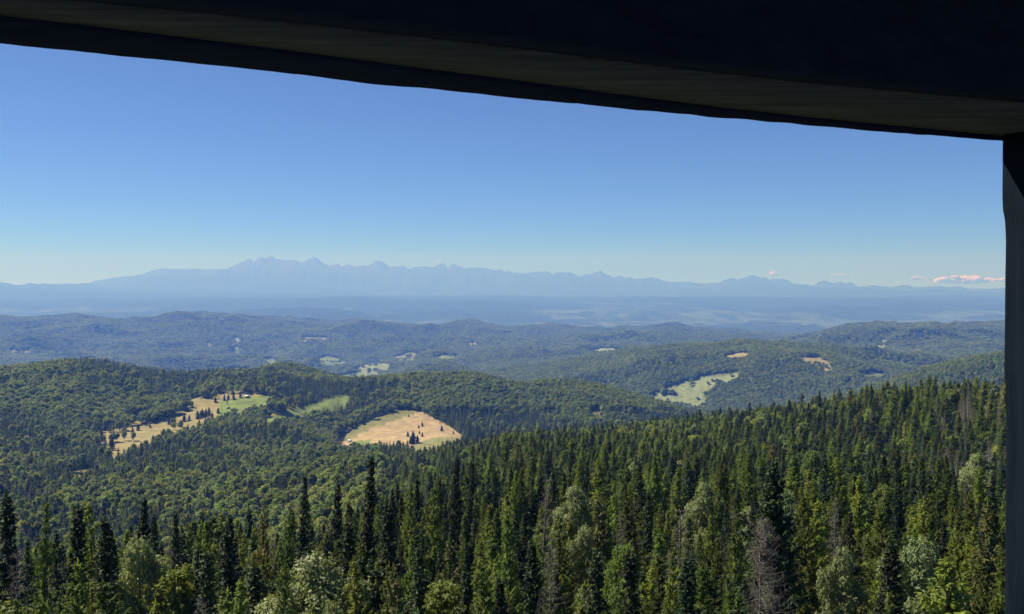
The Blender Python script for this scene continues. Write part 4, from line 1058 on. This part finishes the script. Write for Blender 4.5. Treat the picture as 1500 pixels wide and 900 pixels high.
g = Geo(); sect_sweep(g, [pe - ot * .004, pe + rt * .004 + ot * .002, pe + rt * .03 + ot * .010, pe + rt * W_ + ot * .012, pe + rt * W_ - ot * W_, pe - ot * W_])
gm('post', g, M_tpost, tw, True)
# the rest of the lookout: posts, plates, roof, floor, railings, rear boarding
Cn = pe[0] + rt * W_ / 2 - ot * W_ / 2; Cn[2] = 0
S = 3.6
def loc(a_, b_): return Cn - rt * a_ - ot * b_
def bar(p0, p1, w, d, name, mt, z0=None):
    g = Geo(); p0 = np.array(p0, float); p1 = np.array(p1, float); D_ = unit(p1 - p0)
    s1 = np.cross(D_, up) if abs(D_[2]) < .9 else rt.copy(); s1 = unit(s1); s2 = unit(np.cross(s1, D_))
    c = [s1 * w / 2 + s2 * d / 2, -s1 * w / 2 + s2 * d / 2, -s1 * w / 2 - s2 * d / 2, s1 * w / 2 - s2 * d / 2]
    g.add([p0 + k for k in c] + [p1 + k for k in c], [(0, 1, 2, 3), (7, 6, 5, 4)] + [(k, 4 + k, 4 + (k + 1) % 4, (k + 1) % 4) for k in range(4)])
    return gm(name, g, mt, tw)
for (a_, b_) in [(S, 0), (0, S), (S, S)]:
    p = loc(a_, b_); bar((p[0], p[1], 0), (p[0], p[1], EYE + .9), .24, .24, 'post', M_tpost)
p = loc(0, 0); bar((p[0], p[1], 0), (p[0], p[1], EYE - 1.66), .24, .24, 'post', M_tpost)
for (a0, b0, a1, b1) in [(0, .2, 0, S - .2), (S, .2, S, S - .2), (.2, S, S - .2, S)]:
    q0, q1 = loc(a0, b0), loc(a1, b1)
    bar((q0[0], q0[1], EYE + .62), (q1[0], q1[1], EYE + .62), .2, .3, 'beam', M_tdark)
    bar((q0[0], q0[1], EYE - .62), (q1[0], q1[1], EYE - .62), .1, .12, 'railing', M_tdark)
    for k in range(9):
        w_ = q0 + (q1 - q0) * (k + .5) / 9; bar((w_[0], w_[1], EYE - 1.6), (w_[0], w_[1], EYE - .7), .12, .03, 'baluster', M_tdark)
q0, q1 = loc(.2, 0), loc(S - .2, 0); bar((q0[0], q0[1], EYE - .98), (q1[0], q1[1], EYE - .98), .1, .12, 'railing', M_tdark)
def slab(a0, a1, b0, b1, z0, z1, name, mt):
    g = Geo(); c = [loc(a0, b0), loc(a1, b0), loc(a1, b1), loc(a0, b1)]
    g.add([(k[0], k[1], z0) for k in c] + [(k[0], k[1], z1) for k in c], [(0, 3, 2, 1), (4, 5, 6, 7), (0, 1, 5, 4), (1, 2, 6, 5), (2, 3, 7, 6), (3, 0, 4, 7)]); return gm(name, g, mt, tw)
slab(-.3, S + .3, -.3, S + .3, EYE - 1.76, EYE - 1.66, 'floor', M_tdark)
slab(-.75, S + .75, -.55, S + .75, EYE + .93, EYE + 1.01, 'roof', M_tdark)
for hz in (4, 12, 20):
    for (a0, b0, a1, b1) in [(0, 0, S, 0), (0, S, S, S), (0, 0, 0, S), (S, 0, S, S)]:
        q0, q1 = loc(a0, b0), loc(a1, b1); bar((q0[0], q0[1], hz), (q1[0], q1[1], hz + 7.6), .1, .16, 'brace', M_tdark)

# ------------------------------------------------------------------ air, sun, sky, camera
HZ = (.10, .26, .93); HD = 8.3e-5
g = Geo(); box(g, -63000, 63000, -63000, 63000, -1600, 1750)
v, q = g.get()
mh = bpy.data.materials.new('blue_haze'); mh.use_nodes = True; nt = mh.node_tree; nt.nodes.clear()
out = nt.nodes.new('ShaderNodeOutputMaterial'); pv = nt.nodes.new('ShaderNodeVolumePrincipled')
pv.inputs['Color'].default_value = (*HZ, 1); pv.inputs['Absorption Color'].default_value = (.93, .78, .20, 1); pv.inputs['Density'].default_value = HD; pv.inputs['Anisotropy'].default_value = .1
nt.links.new(pv.outputs[0], out.inputs['Volume'])
tag(link('haze', mesh_np('haze', v, q, mats=[mh])), kind='stuff')

SUN_AZ, SUN_EL = radians(-66), radians(50)          # azimuth from the view axis (+Y) towards +X
sd = bpy.data.lights.new('sun', 'SUN'); sd.energy = 5.0; sd.angle = radians(.53); sd.color = (1, .955, .88)
so = link('sun', sd); dirv = np.array([sin(SUN_AZ) * cos(SUN_EL), cos(SUN_AZ) * cos(SUN_EL), sin(SUN_EL)])
from mathutils import Vector
so.rotation_euler = Vector(dirv).to_track_quat('Z', 'Y').to_euler(); so.location = (0, 0, 200)
w = bpy.data.worlds.new('World'); SC.world = w; w.use_nodes = True; nt = w.node_tree
bg = nt.nodes['Background']; sk = nt.nodes.new('ShaderNodeTexSky'); sk.sky_type = 'NISHITA'; sk.sun_disc = False
sk.sun_elevation = SUN_EL; sk.sun_rotation = SUN_AZ; sk.altitude = 14500; sk.air_density = 1.0; sk.dust_density = 2; sk.ozone_density = 4.2
nt.links.new(sk.outputs[0], bg.inputs[0]); bg.inputs[1].default_value = .130

cd = bpy.data.cameras.new('camera'); cam = link('camera', cd); cam.location = (0, 0, EYE)
cam.rotation_euler = (radians(90) - P, 0, 0); cd.sensor_width = 36; cd.lens = 36 * F / 1500; cd.clip_start = .05; cd.clip_end = 200000
SC.camera = cam
SC.view_settings.view_transform = 'Standard'; SC.view_settings.look = 'None'; SC.view_settings.exposure = 0.95; SC.view_settings.gamma = 1
SC.view_settings.use_curve_mapping = False
SC.render.engine = 'CYCLES'
cy = SC.cycles
cy.max_bounces = 5; cy.diffuse_bounces = 3; cy.glossy_bounces = 2; cy.transmission_bounces = 3; cy.volume_bounces = 0; cy.transparent_max_bounces = 4
cy.use_denoising = True; cy.denoiser = 'OPENIMAGEDENOISE'; cy.denoising_input_passes = 'RGB_ALBEDO_NORMAL'
cy.sample_clamp_indirect = 6
